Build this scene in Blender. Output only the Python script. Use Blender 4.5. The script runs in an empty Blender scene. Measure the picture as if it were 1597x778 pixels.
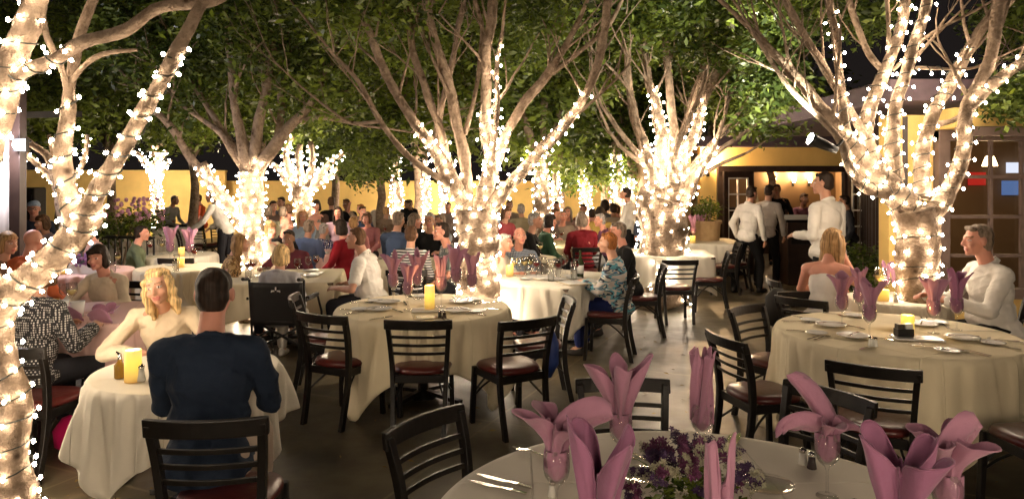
import bpy, bmesh, math, random
import numpy as np
from mathutils import Vector, Matrix, Euler, noise
R = math.radians
PI = math.pi
sc = bpy.context.scene
C = sc.collection
rng = random.Random(7)

# ------------------------------------------------------------------ camera
F, H, HOR, CX = 1100.0, 1.8, 285.0, 798.5
cam = bpy.data.cameras.new('camera')
cam.sensor_width = 36
cam.lens = F / 1597 * 36
cam.shift_y = -104 / 1597
cam.clip_start = .05
cam.clip_end = 500
co = bpy.data.objects.new('camera', cam)
C.objects.link(co)
co.location = (0, 0, H)
co.rotation_euler = (R(90), 0, 0)
sc.camera = co

# ------------------------------------------------------------------ night sky
w = bpy.data.worlds.new('World')
sc.world = w
w.use_nodes = True
nt = w.node_tree
bg = nt.nodes['Background']
bg.inputs[0].default_value = (.30, .24, .22, 1)
bg.inputs[1].default_value = .03

sc.view_settings.view_transform = 'Standard'
sc.view_settings.look = 'None'
sc.view_settings.exposure = 0.5
sc.view_settings.gamma = 1
sc.cycles.use_denoising = True
sc.cycles.max_bounces = 6
sc.cycles.diffuse_bounces = 3
sc.cycles.glossy_bounces = 3
sc.cycles.transmission_bounces = 6
sc.cycles.transparent_max_bounces = 8
sc.cycles.sample_clamp_indirect = 2.5
sc.cycles.sample_clamp_direct = 0
sc.cycles.caustics_reflective = False
sc.cycles.caustics_refractive = False
sc.cycles.use_light_tree = True

BULB = 100.0        # radiance of one fairy bulb
WARM = (1.0, .80, .585)


def lamp(name, kind, loc, energy, color=WARM, radius=.05, parent=None, target=None, size=R(80), blend=.6):
    l = bpy.data.lights.new(name, kind)
    l.energy = energy
    l.color = color
    l.shadow_soft_size = radius
    if kind == 'SPOT':
        l.spot_size = size
        l.spot_blend = blend
    o = bpy.data.objects.new(name, l)
    C.objects.link(o)
    o.location = loc
    if target is not None:
        o.rotation_euler = (Vector(target) - Vector(loc)).to_track_quat('-Z', 'Y').to_euler()
    if parent:
        o.parent = parent
        o.matrix_parent_inverse = Matrix.Translation(parent.location).inverted()
    return o


# ------------------------------------------------------------------ pixel -> place
def W(px, py, Y):
    return Vector(((px - CX) / F * Y, Y, H - (py - HOR) / F * Y))


def X_(px, Y):
    return (px - CX) / F * Y


# ------------------------------------------------------------------ materials
MATS = {}


def mat(name, col, rough=.6, spec=.4, metal=0, var=0, vscale=8, bump=0, bscale=40, emit=None, estr=0,
        trans=0, coat=0, sheen=0, sss=0, alpha=1, detail=4):
    if name in MATS:
        return MATS[name]
    m = bpy.data.materials.new(name)
    m.use_nodes = True
    n = m.node_tree
    b = n.nodes['Principled BSDF']
    b.inputs['Base Color'].default_value = (*col, 1)
    b.inputs['Roughness'].default_value = rough
    b.inputs['Specular IOR Level'].default_value = spec
    b.inputs['Metallic'].default_value = metal
    b.inputs['Transmission Weight'].default_value = trans
    b.inputs['Coat Weight'].default_value = coat
    b.inputs['Sheen Weight'].default_value = sheen
    if sss:
        b.inputs['Subsurface Weight'].default_value = sss
        b.inputs['Subsurface Radius'].default_value = (.012, .005, .003)
    if emit:
        b.inputs['Emission Color'].default_value = (*emit, 1)
        b.inputs['Emission Strength'].default_value = estr
    tc = None
    if var or bump:
        tc = n.nodes.new('ShaderNodeTexCoord')
    if var:
        t = n.nodes.new('ShaderNodeTexNoise')
        t.inputs['Scale'].default_value = vscale
        t.inputs['Detail'].default_value = detail
        n.links.new(tc.outputs['Object'], t.inputs['Vector'])
        r = n.nodes.new('ShaderNodeValToRGB')
        r.color_ramp.elements[0].position = .3
        r.color_ramp.elements[1].position = .7
        r.color_ramp.elements[0].color = (*[max(0, c * (1 - var)) for c in col], 1)
        r.color_ramp.elements[1].color = (*[min(1, c * (1 + var)) for c in col], 1)
        n.links.new(t.outputs['Fac'], r.inputs[0])
        n.links.new(r.outputs[0], b.inputs['Base Color'])
    if bump:
        t = n.nodes.new('ShaderNodeTexNoise')
        t.inputs['Scale'].default_value = bscale
        t.inputs['Detail'].default_value = detail
        n.links.new(tc.outputs['Object'], t.inputs['Vector'])
        k = n.nodes.new('ShaderNodeBump')
        k.inputs['Strength'].default_value = bump
        k.inputs['Distance'].default_value = .01
        n.links.new(t.outputs['Fac'], k.inputs['Height'])
        n.links.new(k.outputs[0], b.inputs['Normal'])
    MATS[name] = m
    return m


def nodes_of(m):
    return m.node_tree, m.node_tree.nodes['Principled BSDF']


def ramp2(n, a, b, p0=.45, p1=.55, const=False):
    r = n.nodes.new('ShaderNodeValToRGB')
    r.color_ramp.elements[0].position = p0
    r.color_ramp.elements[1].position = p1
    r.color_ramp.elements[0].color = (*a, 1)
    r.color_ramp.elements[1].color = (*b, 1)
    if const:
        r.color_ramp.interpolation = 'CONSTANT'
    return r


def mat_stripes(name, a, b, scale=18, axis='Z', dist=0):
    if name in MATS:
        return MATS[name]
    m = mat(name, a, .8)
    n, bs = nodes_of(m)
    tc = n.nodes.new('ShaderNodeTexCoord')
    wv = n.nodes.new('ShaderNodeTexWave')
    wv.bands_direction = axis
    wv.inputs['Scale'].default_value = scale
    wv.inputs['Distortion'].default_value = dist
    n.links.new(tc.outputs['Object'], wv.inputs['Vector'])
    r = ramp2(n, a, b, .45, .55)
    n.links.new(wv.outputs['Fac'], r.inputs[0])
    n.links.new(r.outputs[0], bs.inputs['Base Color'])
    return m


def mat_plaid(name, a, b, scale=14):
    m = mat(name, a, .8)
    n, bs = nodes_of(m)
    tc = n.nodes.new('ShaderNodeTexCoord')
    outs = []
    for ax in 'XZ':
        wv = n.nodes.new('ShaderNodeTexWave')
        wv.bands_direction = ax
        wv.inputs['Scale'].default_value = scale
        n.links.new(tc.outputs['Object'], wv.inputs['Vector'])
        outs.append(wv)
    mx = n.nodes.new('ShaderNodeMath')
    mx.operation = 'MULTIPLY'
    n.links.new(outs[0].outputs['Fac'], mx.inputs[0])
    n.links.new(outs[1].outputs['Fac'], mx.inputs[1])
    r = ramp2(n, a, b, .1, .5)
    n.links.new(mx.outputs[0], r.inputs[0])
    n.links.new(r.outputs[0], bs.inputs['Base Color'])
    return m


def mat_dots(name, a, b, scale=45):
    m = mat(name, a, .8)
    n, bs = nodes_of(m)
    tc = n.nodes.new('ShaderNodeTexCoord')
    v = n.nodes.new('ShaderNodeTexVoronoi')
    v.inputs['Scale'].default_value = scale
    v.inputs['Randomness'].default_value = .15
    n.links.new(tc.outputs['Object'], v.inputs['Vector'])
    r = ramp2(n, b, a, .32, .4)
    n.links.new(v.outputs['Distance'], r.inputs[0])
    n.links.new(r.outputs[0], bs.inputs['Base Color'])
    return m


def mat_blotch(name, cols, scale=9, stretch=(1, 1, 3)):
    m = mat(name, cols[0], .75)
    n, bs = nodes_of(m)
    tc = n.nodes.new('ShaderNodeTexCoord')
    mp = n.nodes.new('ShaderNodeMapping')
    mp.inputs['Scale'].default_value = stretch
    n.links.new(tc.outputs['Object'], mp.inputs['Vector'])
    t = n.nodes.new('ShaderNodeTexNoise')
    t.inputs['Scale'].default_value = scale
    t.inputs['Detail'].default_value = 1.5
    t.inputs['Distortion'].default_value = .6
    n.links.new(mp.outputs[0], t.inputs['Vector'])
    r = n.nodes.new('ShaderNodeValToRGB')
    cr = r.color_ramp
    cr.interpolation = 'CONSTANT'
    k = len(cols)
    cr.elements[0].color = (*cols[0], 1)
    cr.elements[0].position = 0
    cr.elements[1].color = (*cols[1], 1)
    cr.elements[1].position = .38
    for i in range(2, k):
        e = cr.elements.new(.38 + (i - 1) * .24 / (k - 1))
        e.color = (*cols[i], 1)
    n.links.new(t.outputs['Fac'], r.inputs[0])
    n.links.new(r.outputs[0], bs.inputs['Base Color'])
    return m


# ------------------------------------------------------------------ mesh builder
def frame(d):
    d = d.normalized()
    a = Vector((0, 0, 1)) if abs(d.z) < .9 else Vector((1, 0, 0))
    u = d.cross(a).normalized()
    return u, d.cross(u).normalized()


class MB:
    def __init__(s):
        s.v, s.f, s.m = [], [], []

    def add(s, vs, fs, mi=0):
        k = len(s.v)
        s.v += [tuple(p) for p in vs]
        s.f += [tuple(i + k for i in f) for f in fs]
        s.m += [mi] * len(fs)

    def box(s, c, d, rot=None, mi=0, taper=1.0):
        x, y, z = d[0] / 2, d[1] / 2, d[2] / 2
        P = [Vector((a * x * (taper if e > 0 else 1), b * y * (taper if e > 0 else 1), e * z))
             for e in (-1, 1) for a, b in ((-1, -1), (1, -1), (1, 1), (-1, 1))]
        if rot is not None:
            M = rot if isinstance(rot, Matrix) else Euler(rot).to_matrix()
            P = [M @ p for p in P]
        c = Vector(c)
        s.add([c + p for p in P], [(3, 2, 1, 0), (4, 5, 6, 7), (0, 1, 5, 4), (1, 2, 6, 5), (2, 3, 7, 6), (3, 0, 4, 7)], mi)

    def bar(s, a, b, wx, wy, mi=0, up=(0, 0, 1)):
        a, b = Vector(a), Vector(b)
        d = (b - a)
        z = d.normalized()
        u = Vector(up)
        if abs(z.dot(u)) > .97:
            u = Vector((0, 1, 0))
        x = u.cross(z).normalized()
        y = z.cross(x)
        M = Matrix((x, y, z)).transposed()
        s.box((a + b) / 2, (wx, wy, d.length), M, mi)

    def tube(s, pts, rad, n=8, cap=True, mi=0):
        pts = [Vector(p) for p in pts]
        if not hasattr(rad, '__len__'):
            rad = [rad] * len(pts)
        k = len(pts)
        vs, fs = [], []
        u = None
        for i in range(k):
            d = (pts[min(i + 1, k - 1)] - pts[max(i - 1, 0)])
            if d.length < 1e-9:
                d = Vector((0, 0, 1))
            d.normalize()
            if u is None:
                u, vv = frame(d)
            else:
                u = (u - d * u.dot(d))
                if u.length < 1e-6:
                    u, vv = frame(d)
                u.normalize()
                vv = d.cross(u)
            for j in range(n):
                a = 2 * PI * j / n
                vs.append(pts[i] + (u * math.cos(a) + vv * math.sin(a)) * rad[i])
        for i in range(k - 1):
            for j in range(n):
                fs.append((i * n + j, i * n + (j + 1) % n, (i + 1) * n + (j + 1) % n, (i + 1) * n + j))
        if cap:
            fs.append(tuple(range(n))[::-1])
            fs.append(tuple((k - 1) * n + j for j in range(n)))
        s.add(vs, fs, mi)

    def lathe(s, prof, n=20, c=(0, 0, 0), mi=0, sx=1, sy=1):
        vs, fs = [], []
        for r, z in prof:
            for j in range(n):
                a = 2 * PI * j / n
                vs.append((c[0] + r * sx * math.cos(a), c[1] + r * sy * math.sin(a), c[2] + z))
        k = len(prof)
        for i in range(k - 1):
            for j in range(n):
                fs.append((i * n + j, i * n + (j + 1) % n, (i + 1) * n + (j + 1) % n, (i + 1) * n + j))
        if prof[0][0] > 1e-5:
            fs.append(tuple(range(n))[::-1])
        if prof[-1][0] > 1e-5:
            fs.append(tuple((k - 1) * n + j for j in range(n)))
        s.add(vs, fs, mi)

    def capsule(s, p0, r0, p1, r1, n=12):
        p0, p1 = Vector(p0), Vector(p1)
        d = p1 - p0
        L = d.length
        if L < 1e-6:
            return s.ell(p0, (r0,) * 3)
        d = d / L
        pts, rs = [], []
        for k in range(5):
            t = k / 4 * PI / 2
            pts.append(p0 - d * r0 * math.cos(t))
            rs.append(max(1e-4, r0 * math.sin(t)))
        for k in range(5):
            t = k / 4 * PI / 2
            pts.append(p1 + d * r1 * math.sin(t))
            rs.append(max(1e-4, r1 * math.cos(t)))
        s.tube(pts, rs, n)

    def ell(s, c, r, rot=None, n=14, m=9):
        c = Vector(c)
        M = Euler(rot).to_matrix() if rot is not None and not isinstance(rot, Matrix) else rot
        vs, fs = [], []
        for i in range(m + 1):
            t = PI * i / m
            for j in range(n):
                a = 2 * PI * j / n
                p = Vector((r[0] * max(math.sin(t), 1e-3) * math.cos(a), r[1] * max(math.sin(t), 1e-3) * math.sin(a), -r[2] * math.cos(t)))
                if M is not None:
                    p = M @ p
                vs.append(c + p)
        for i in range(m):
            for j in range(n):
                fs.append((i * n + j, i * n + (j + 1) % n, (i + 1) * n + (j + 1) % n, (i + 1) * n + j))
        fs.append(tuple(range(n))[::-1])
        fs.append(tuple(m * n + j for j in range(n)))
        s.add(vs, fs)

    def xf(s, M):
        s.v = [tuple(M @ Vector(p)) for p in s.v]
        return s

    def mesh(s, name, mats, smooth=False):
        me = bpy.data.meshes.new(name)
        me.from_pydata(s.v, [], s.f)
        if not isinstance(mats, (list, tuple)):
            mats = [mats]
        for m in mats:
            me.materials.append(m)
        if len(mats) > 1:
            me.polygons.foreach_set('material_index', s.m)
        if smooth:
            me.polygons.foreach_set('use_smooth', [True] * len(me.polygons))
        me.update()
        return me

    def build(s, name, mats, parent=None, smooth=False, bevel=0, loc=None, rz=0):
        o = bpy.data.objects.new(name, s.mesh(name, mats, smooth))
        C.objects.link(o)
        if parent:
            o.parent = parent
        if loc is not None:
            o.location = loc
            o.rotation_euler = (0, 0, rz)
        if bevel:
            b = o.modifiers.new('b', 'BEVEL')
            b.width = bevel
            b.segments = 2
            b.limit_method = 'ANGLE'
        return o


def thing(name, label, cat, loc=(0, 0, 0), rz=0, group=None):
    o = bpy.data.objects.new(name, None)
    C.objects.link(o)
    o.empty_display_size = .1
    o.location = loc
    o.rotation_euler = (0, 0, rz)
    return tag(o, label, cat, group)


def tag(o, label, cat, group=None):
    o['label'] = label
    o['category'] = cat
    if group:
        o['group'] = group
    elif 'group' in o:
        del o['group']
    return o


def kids(o):
    return [c for c in C.objects if c.parent == o]


REG = {}


def proto(key, fn):
    """a record of a thing built once: [(name, data, matrix, parts...)]"""
    if key not in REG:
        REG[key] = fn()
        return REG[key], True
    return REG[key], False


def dup(root, loc, rz, label, cat=None, group=None, scale=None):
    r = root.copy()
    C.objects.link(r)
    r.location = loc
    r.rotation_euler = (0, 0, rz)
    if scale:
        r.scale = (scale,) * 3
    for ch in CH.get(root.name, []):
        c = ch.copy()
        C.objects.link(c)
        c.parent = r
        CH.setdefault(r.name, []).append(c)
        for g in CH.get(ch.name, []):
            d = g.copy()
            C.objects.link(d)
            d.parent = c
    tag(r, label, cat or root['category'], group)
    return r


CH = {}


def remember(root):
    for o in C.objects:
        if o.parent:
            L = CH.setdefault(o.parent.name, [])
            if o not in L:
                L.append(o)
    return root


def structure(o):
    o['kind'] = 'structure'
    return o


def catmull(P, k=4):
    """P list of tuples of any length -> smoothed list"""
    P = [np.array(p, float) for p in P]
    if len(P) < 3:
        out = []
        for i in range(len(P) - 1):
            for j in range(k):
                out.append(P[i] + (P[i + 1] - P[i]) * j / k)
        return out + [P[-1]]
    out = []
    for i in range(len(P) - 1):
        p0 = P[i - 1] if i else 2 * P[0] - P[1]
        p1, p2 = P[i], P[i + 1]
        p3 = P[i + 2] if i + 2 < len(P) else 2 * P[-1] - P[-2]
        for j in range(k):
            t = j / k
            out.append(.5 * ((2 * p1) + (-p0 + p2) * t + (2 * p0 - 5 * p1 + 4 * p2 - p3) * t * t + (-p0 + 3 * p1 - 3 * p2 + p3) * t ** 3))
    return out + [P[-1]]


# common materials
M_black = mat('black_wood', (.007, .0055, .0045), .38, .35, var=.3, vscale=20)
M_vinyl = mat('burgundy_vinyl', (.085, .014, .012), .3, .5, bump=.15, bscale=30)
M_steel = mat('steel', (.55, .53, .5), .22, metal=1)
M_silver = mat('silver', (.75, .72, .68), .16, metal=1)
M_metal_dark = mat('dark_metal', (.03, .03, .03), .4, metal=.6)
M_cloth = mat('cream_cloth', (.78, .72, .60), .85, .2, var=.04, vscale=3, bump=.35, bscale=9)
M_cloth2 = mat('pink_cloth', (.80, .53, .47), .85, .2, var=.05, vscale=3, bump=.12, bscale=25)
M_cloth3 = mat('yellow_cloth', (.76, .66, .46), .85, .2, var=.04, vscale=3, bump=.35, bscale=9)


def creases(m, w_=.42):
    n, b = nodes_of(m)
    tc = n.nodes.new('ShaderNodeTexCoord')
    br = n.nodes.new('ShaderNodeTexBrick')
    br.offset = 0
    br.inputs['Scale'].default_value = 1
    br.inputs['Brick Width'].default_value = w_
    br.inputs['Row Height'].default_value = w_
    br.inputs['Mortar Size'].default_value = .006
    br.inputs['Mortar Smooth'].default_value = 1
    mp = n.nodes.new('ShaderNodeMapping')
    mp.inputs['Location'].default_value = (.11, .07, 0)
    n.links.new(tc.outputs['Object'], mp.inputs['Vector'])
    n.links.new(mp.outputs[0], br.inputs['Vector'])
    old = [k for k in n.nodes if k.type == 'BUMP'][0]
    k = n.nodes.new('ShaderNodeBump')
    k.inputs['Strength'].default_value = .8
    k.inputs['Distance'].default_value = .006
    n.links.new(br.outputs['Fac'], k.inputs['Height'])
    n.links.new(old.outputs[0], k.inputs['Normal'])
    n.links.new(k.outputs[0], b.inputs['Normal'])


for m_ in (M_cloth, M_cloth2, M_cloth3):
    creases(m_)
M_nap = mat('mauve_napkin', (.45, .22, .32), .8, .2, var=.10, vscale=6, bump=.2, bscale=60, sheen=.3)
M_nap2 = mat('deep_mauve_napkin', (.34, .14, .25), .8, .2, var=.10, vscale=6, bump=.2, bscale=60, sheen=.3)
M_white = mat('white_china', (.8, .78, .74), .25, .5)
M_woodraw = mat('table_wood', (.10, .06, .035), .6, var=.2)
def bark_mat():
    m = mat('pale_bark', (.24, .165, .11), .88, .15)
    n, b = nodes_of(m)
    tc = n.nodes.new('ShaderNodeTexCoord')
    a1 = n.nodes.new('ShaderNodeTexNoise')
    a1.inputs['Scale'].default_value = 7
    a1.inputs['Detail'].default_value = 10
    a1.inputs['Roughness'].default_value = .7
    n.links.new(tc.outputs['Object'], a1.inputs['Vector'])
    r1 = n.nodes.new('ShaderNodeValToRGB')
    r1.color_ramp.elements[0].position = .32
    r1.color_ramp.elements[0].color = (.12, .08, .05, 1)
    r1.color_ramp.elements[1].position = .66
    r1.color_ramp.elements[1].color = (.44, .33, .24, 1)
    n.links.new(a1.outputs['Fac'], r1.inputs[0])
    v = n.nodes.new('ShaderNodeTexVoronoi')
    v.inputs['Scale'].default_value = 6.5
    n.links.new(tc.outputs['Object'], v.inputs['Vector'])
    r2 = n.nodes.new('ShaderNodeValToRGB')
    r2.color_ramp.elements[0].position = .05
    r2.color_ramp.elements[0].color = (.16, .12, .1, 1)
    r2.color_ramp.elements[1].position = .17
    r2.color_ramp.elements[1].color = (1, 1, 1, 1)
    n.links.new(v.outputs['Distance'], r2.inputs[0])
    mx = n.nodes.new('ShaderNodeMixRGB')
    mx.blend_type = 'MULTIPLY'
    mx.inputs[0].default_value = .85
    n.links.new(r1.outputs[0], mx.inputs[1])
    n.links.new(r2.outputs[0], mx.inputs[2])
    n.links.new(mx.outputs[0], b.inputs['Base Color'])
    a2 = n.nodes.new('ShaderNodeTexNoise')
    a2.inputs['Scale'].default_value = 30
    a2.inputs['Detail'].default_value = 6
    n.links.new(tc.outputs['Object'], a2.inputs['Vector'])
    ad = n.nodes.new('ShaderNodeMath')
    ad.operation = 'MULTIPLY_ADD'
    ad.inputs[1].default_value = .5
    n.links.new(a2.outputs['Fac'], ad.inputs[0])
    n.links.new(a1.outputs['Fac'], ad.inputs[2])
    bp = n.nodes.new('ShaderNodeBump')
    bp.inputs['Strength'].default_value = 1
    bp.inputs['Distance'].default_value = .045
    n.links.new(ad.outputs[0], bp.inputs['Height'])
    n.links.new(bp.outputs[0], b.inputs['Normal'])
    return m


M_bark = bark_mat()
M_cable = mat('cable', (.02, .022, .015), .6)
M_dark = mat('dark', (.015, .013, .012), .6)
M_brown = mat('dark_brown_frame', (.035, .02, .015), .45, var=.2)
M_yellow = mat('yellow_stucco', (.82, .57, .20), .9, .1, var=.10, vscale=2, bump=.35, bscale=60, detail=8)


def glass_mat():
    m = bpy.data.materials.new('clear_glass')
    m.use_nodes = True
    n = m.node_tree
    n.nodes.clear()
    o = n.nodes.new('ShaderNodeOutputMaterial')
    t = n.nodes.new('ShaderNodeBsdfTransparent')
    t.inputs[0].default_value = (.985, .985, .985, 1)
    g = n.nodes.new('ShaderNodeBsdfGlossy')
    g.inputs['Roughness'].default_value = .04
    fr = n.nodes.new('ShaderNodeLayerWeight')
    fr.inputs[0].default_value = .25
    ml = n.nodes.new('ShaderNodeMath')
    ml.operation = 'MULTIPLY_ADD'
    ml.inputs[1].default_value = .45
    ml.inputs[2].default_value = .035
    n.links.new(fr.outputs['Fresnel'], ml.inputs[0])
    mx = n.nodes.new('ShaderNodeMixShader')
    n.links.new(ml.outputs[0], mx.inputs[0])
    n.links.new(t.outputs[0], mx.inputs[1])
    n.links.new(g.outputs[0], mx.inputs[2])
    n.links.new(mx.outputs[0], o.inputs[0])
    return m


M_glass = glass_mat()


def bulb_mat(name, col, st):
    m = bpy.data.materials.new(name)
    m.use_nodes = True
    n = m.node_tree
    n.nodes.clear()
    o = n.nodes.new('ShaderNodeOutputMaterial')
    e = n.nodes.new('ShaderNodeEmission')
    e.inputs[0].default_value = (*col, 1)
    e.inputs[1].default_value = st
    n.links.new(e.outputs[0], o.inputs[0])
    return m


M_bulb = bulb_mat('bulb_glow', WARM, BULB)


def leaf_mat(name, col, tr=.35, rough=.35):
    m = bpy.data.materials.new(name)
    m.use_nodes = True
    n = m.node_tree
    b = n.nodes['Principled BSDF']
    b.inputs['Base Color'].default_value = (*col, 1)
    b.inputs['Roughness'].default_value = rough
    b.inputs['Specular IOR Level'].default_value = .4
    t = n.nodes.new('ShaderNodeBsdfTranslucent')
    t.inputs[0].default_value = (col[0] * 1.5, col[1] * 1.5, col[2] * .6, 1)
    mx = n.nodes.new('ShaderNodeMixShader')
    mx.inputs[0].default_value = tr
    out = n.nodes['Material Output']
    n.links.new(b.outputs[0], mx.inputs[1])
    n.links.new(t.outputs[0], mx.inputs[2])
    n.links.new(mx.outputs[0], out.inputs[0])
    return m


LEAF = [leaf_mat('leaf_mid', (.09, .125, .026)), leaf_mat('leaf_light', (.17, .225, .045)), leaf_mat('leaf_deep', (.034, .054, .013))]

# ================================================================== SETTING
# floor: polished stained concrete with saw-cut joints
def floor_mat():
    m = mat('concrete_floor', (.1, .08, .05), .3)
    n, b = nodes_of(m)
    tc = n.nodes.new('ShaderNodeTexCoord')
    a = n.nodes.new('ShaderNodeTexNoise')
    a.inputs['Scale'].default_value = .9
    a.inputs['Detail'].default_value = 9
    a.inputs['Roughness'].default_value = .65
    n.links.new(tc.outputs['Object'], a.inputs['Vector'])
    r = n.nodes.new('ShaderNodeValToRGB')
    cr = r.color_ramp
    cr.elements[0].position, cr.elements[0].color = .36, (.04, .032, .018, 1)
    cr.elements[1].position, cr.elements[1].color = .66, (.125, .102, .06, 1)
    n.links.new(a.outputs['Fac'], r.inputs[0])
    mp = n.nodes.new('ShaderNodeMapping')
    mp.inputs['Rotation'].default_value = (0, 0, R(24))
    mp.inputs['Location'].default_value = (.4, .9, 0)
    n.links.new(tc.outputs['Object'], mp.inputs['Vector'])
    br = n.nodes.new('ShaderNodeTexBrick')
    br.offset = 0
    br.inputs['Scale'].default_value = 1
    br.inputs['Brick Width'].default_value = 1.9
    br.inputs['Row Height'].default_value = 1.9
    br.inputs['Mortar Size'].default_value = .012
    br.inputs['Mortar Smooth'].default_value = .3
    n.links.new(mp.outputs[0], br.inputs['Vector'])
    mx = n.nodes.new('ShaderNodeMixRGB')
    mx.inputs['Color2'].default_value = (.13, .105, .06, 1)
    n.links.new(br.outputs['Fac'], mx.inputs['Fac'])
    n.links.new(r.outputs[0], mx.inputs['Color1'])
    n.links.new(mx.outputs[0], b.inputs['Base Color'])
    a2 = n.nodes.new('ShaderNodeTexNoise')
    a2.inputs['Scale'].default_value = 5
    a2.inputs['Detail'].default_value = 8
    n.links.new(tc.outputs['Object'], a2.inputs['Vector'])
    rr = n.nodes.new('ShaderNodeMapRange')
    rr.inputs[3].default_value = .27
    rr.inputs[4].default_value = .6
    n.links.new(a2.outputs['Fac'], rr.inputs[0])
    n.links.new(rr.outputs[0], b.inputs['Roughness'])
    bp = n.nodes.new('ShaderNodeBump')
    bp.inputs['Strength'].default_value = .25
    bp.inputs['Distance'].default_value = .01
    n.links.new(a2.outputs['Fac'], bp.inputs['Height'])
    n.links.new(bp.outputs[0], b.inputs['Normal'])
    return m


mb = MB()
mb.add([(-60, -8, 0), (60, -8, 0), (60, 90, 0), (-60, 90, 0)], [(0, 1, 2, 3)])
structure(mb.build('patio_floor', floor_mat()))


# far yellow walls
def wall(a, b, h, label, th=.2):
    a, b = Vector(a), Vector(b)
    d = b - a
    u = d.normalized()
    n = Vector((-u.y, u.x))
    M = MB()
    ang = math.atan2(u.y, u.x)
    c = (a + b) / 2
    M.box((0, 0, h / 2), (d.length, th, h))
    o = thing('garden_wall', label, 'wall', (c.x, c.y, 0), ang)
    M.build('wall', M_yellow, o)
    M = MB()
    M.box((0, 0, h + .03), (d.length + .04, th + .1, .06))
    M.build('coping', M_yellow, o, bevel=.01)
    return o


wall((X_(-60, 22), 22), (X_(352, 23), 23), 2.14, 'long yellow stucco garden wall at the far left')
wall((X_(352, 23.3), 23.3), (X_(1100, 23.3), 23.3), 1.8, 'lower yellow stucco wall behind the central trees')

# ------------------------------------------------------------------ restaurant building
bld = thing('restaurant_building', 'yellow stucco restaurant building with french doors and wide window', 'building', (5, 10, 0))


def bpart(mb, name, m, parent=bld, bevel=0):
    mb.xf(Matrix.Translation((-5, -10, 0)))
    return mb.build(name, m, parent, bevel=bevel)


YD = 14.0
xa, xb, xc, xd = X_(1092, YD), X_(1170, YD), X_(1318, YD), X_(1345, YD)
zt = 2.09
zf = 2.5
A = MB()
A.box(((xa + xb - .62) / 2, YD + .1, zf / 2), (xb - .62 - xa, .2, zf))            # wall left of doors
bpart(A, 'wall', M_yellow); A = MB()
A.box(((xa + 7.1) / 2, YD + .1, (zt + zf) / 2 + .001), (7.1 - xa - .004, .196, zf - zt))       # fascia over doors
# side wall going back to the window block
p0, p1 = Vector((3.92, 7.3)), Vector((6.9, 13.95))
# window block front wall: yellow pier, header
bpart(A, 'fascia', M_yellow); A = MB()
A.box(((3.9 + 4.36) / 2, 7.4, 1.25), (.46, .2, 2.5))
bpart(A, 'pier', M_yellow); A = MB()
A.box((6.2, 7.2, 2.44), (3.67, .5, .20))
bpart(A, 'header', M_yellow); A = MB()
A.box((6.2, 7.4, .31), (3.67, .196, .62))
bpart(A, 'wall', M_yellow)
A = MB()
d = (p1 - p0)
ang = math.atan2(d.y, d.x)
c = (p0 + p1) / 2
A.box((c.x + .12, c.y, 1.24), (d.length, .1, 2.48), (0, 0, ang))
for k in range(9):
    q = p0 + d * (k + .5) / 9
    A.box((q.x - .0, q.y, 1.1), (.06, .06, 2.2), (0, 0, ang))
bpart(A, 'dark_panelling', M_brown)
A = MB()
M_roof = mat('violet_roof', (.10, .07, .085), .7, var=.2)
A.box(((xa + 9) / 2 - .2, YD + 3, zf + .10), (9 - xa + .4, 6.6, .2))
A.box((6.45, 9.7, zf + .22), (5.4, 5.4, .22))
bpart(A, 'roof', M_roof, bevel=.01)
# interior
A = MB()
M_int = mat('interior_wall', (.20, .13, .07), .8, var=.15, vscale=1)
A.box((6, 20, 1.3), (6.5, .1, 2.6))
A.box((3.5, 17, 1.3), (.1, 6, 2.6))
A.box((9.2, 17, 1.3), (.1, 6, 2.6))
A.box((6.3, 17.1, 2.42), (6, 5.6, .05))
A.box((9.0, 9.2, 1.3), (.1, 3.5, 2.4))
A.box((7.5, 11, 1.3), (3.0, .1, 2.4))
bpart(A, 'interior_wall', M_int)
# dark door frame
A = MB()
for x in (xb - .62, xb, xc, 6.95):
    A.box((x, YD - .02, zt / 2), (.1, .14, zt))
A.box(((xb - .62 + 6.95) / 2, YD - .03, zt - .02), (6.95 - xb + .72, .16, .12))
bpart(A, 'door_frame', M_brown, bevel=.006)
M_muntin = mat('white_muntin', (.75, .72, .66), .5)


def french_leaf(name, hinge, ang, wd, label=None):
    o = bpy.data.objects.new(name, None)
    C.objects.link(o)
    o.parent = bld
    o.location = (hinge[0] - 5, hinge[1] - 10, 0)
    o.rotation_euler = (0, 0, ang)
    A = MB()
    hh = 2.02
    A.box((.05, 0, hh / 2), (.1, .05, hh))
    A.box((wd - .05, 0, hh / 2), (.1, .05, hh))
    A.box((wd / 2, 0, hh - .06), (wd - .2, .05, .12))
    A.box((wd / 2, 0, .16), (wd - .2, .05, .32))
    # hack-free: leaf is a mesh so that its pieces can be sub-parts
    leaf = A.build(name, M_brown, bld, bevel=.004)
    leaf.location = o.location
    leaf.rotation_euler = o.rotation_euler
    bpy.data.objects.remove(o)
    B = MB()
    z0, z1 = .32, hh - .12
    B.box((wd / 2, 0, (z0 + z1) / 2), (.025, .03, z1 - z0))
    for x in (.115, wd - .115):
        B.box((x, 0, (z0 + z1) / 2), (.03, .034, z1 - z0))
    for k in range(6):
        z = z0 + .015 + (z1 - z0 - .03) * k / 5
        B.box((wd / 2, 0, z), (wd - .2, .026, .025))
    B.build('muntin', M_muntin, leaf)
    G = MB()
    G.box((wd / 2, 0, (z0 + z1) / 2), (wd - .22, .006, z1 - z0))
    G.build('pane', M_glass, leaf)
    K = MB()
    K.tube([(wd - .05, -.03, 1.0), (wd - .05, -.08, 1.0), (wd - .16, -.08, 1.0)], .012, 8)
    K.build('handle', M_metal_dark, leaf)
    return leaf


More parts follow.
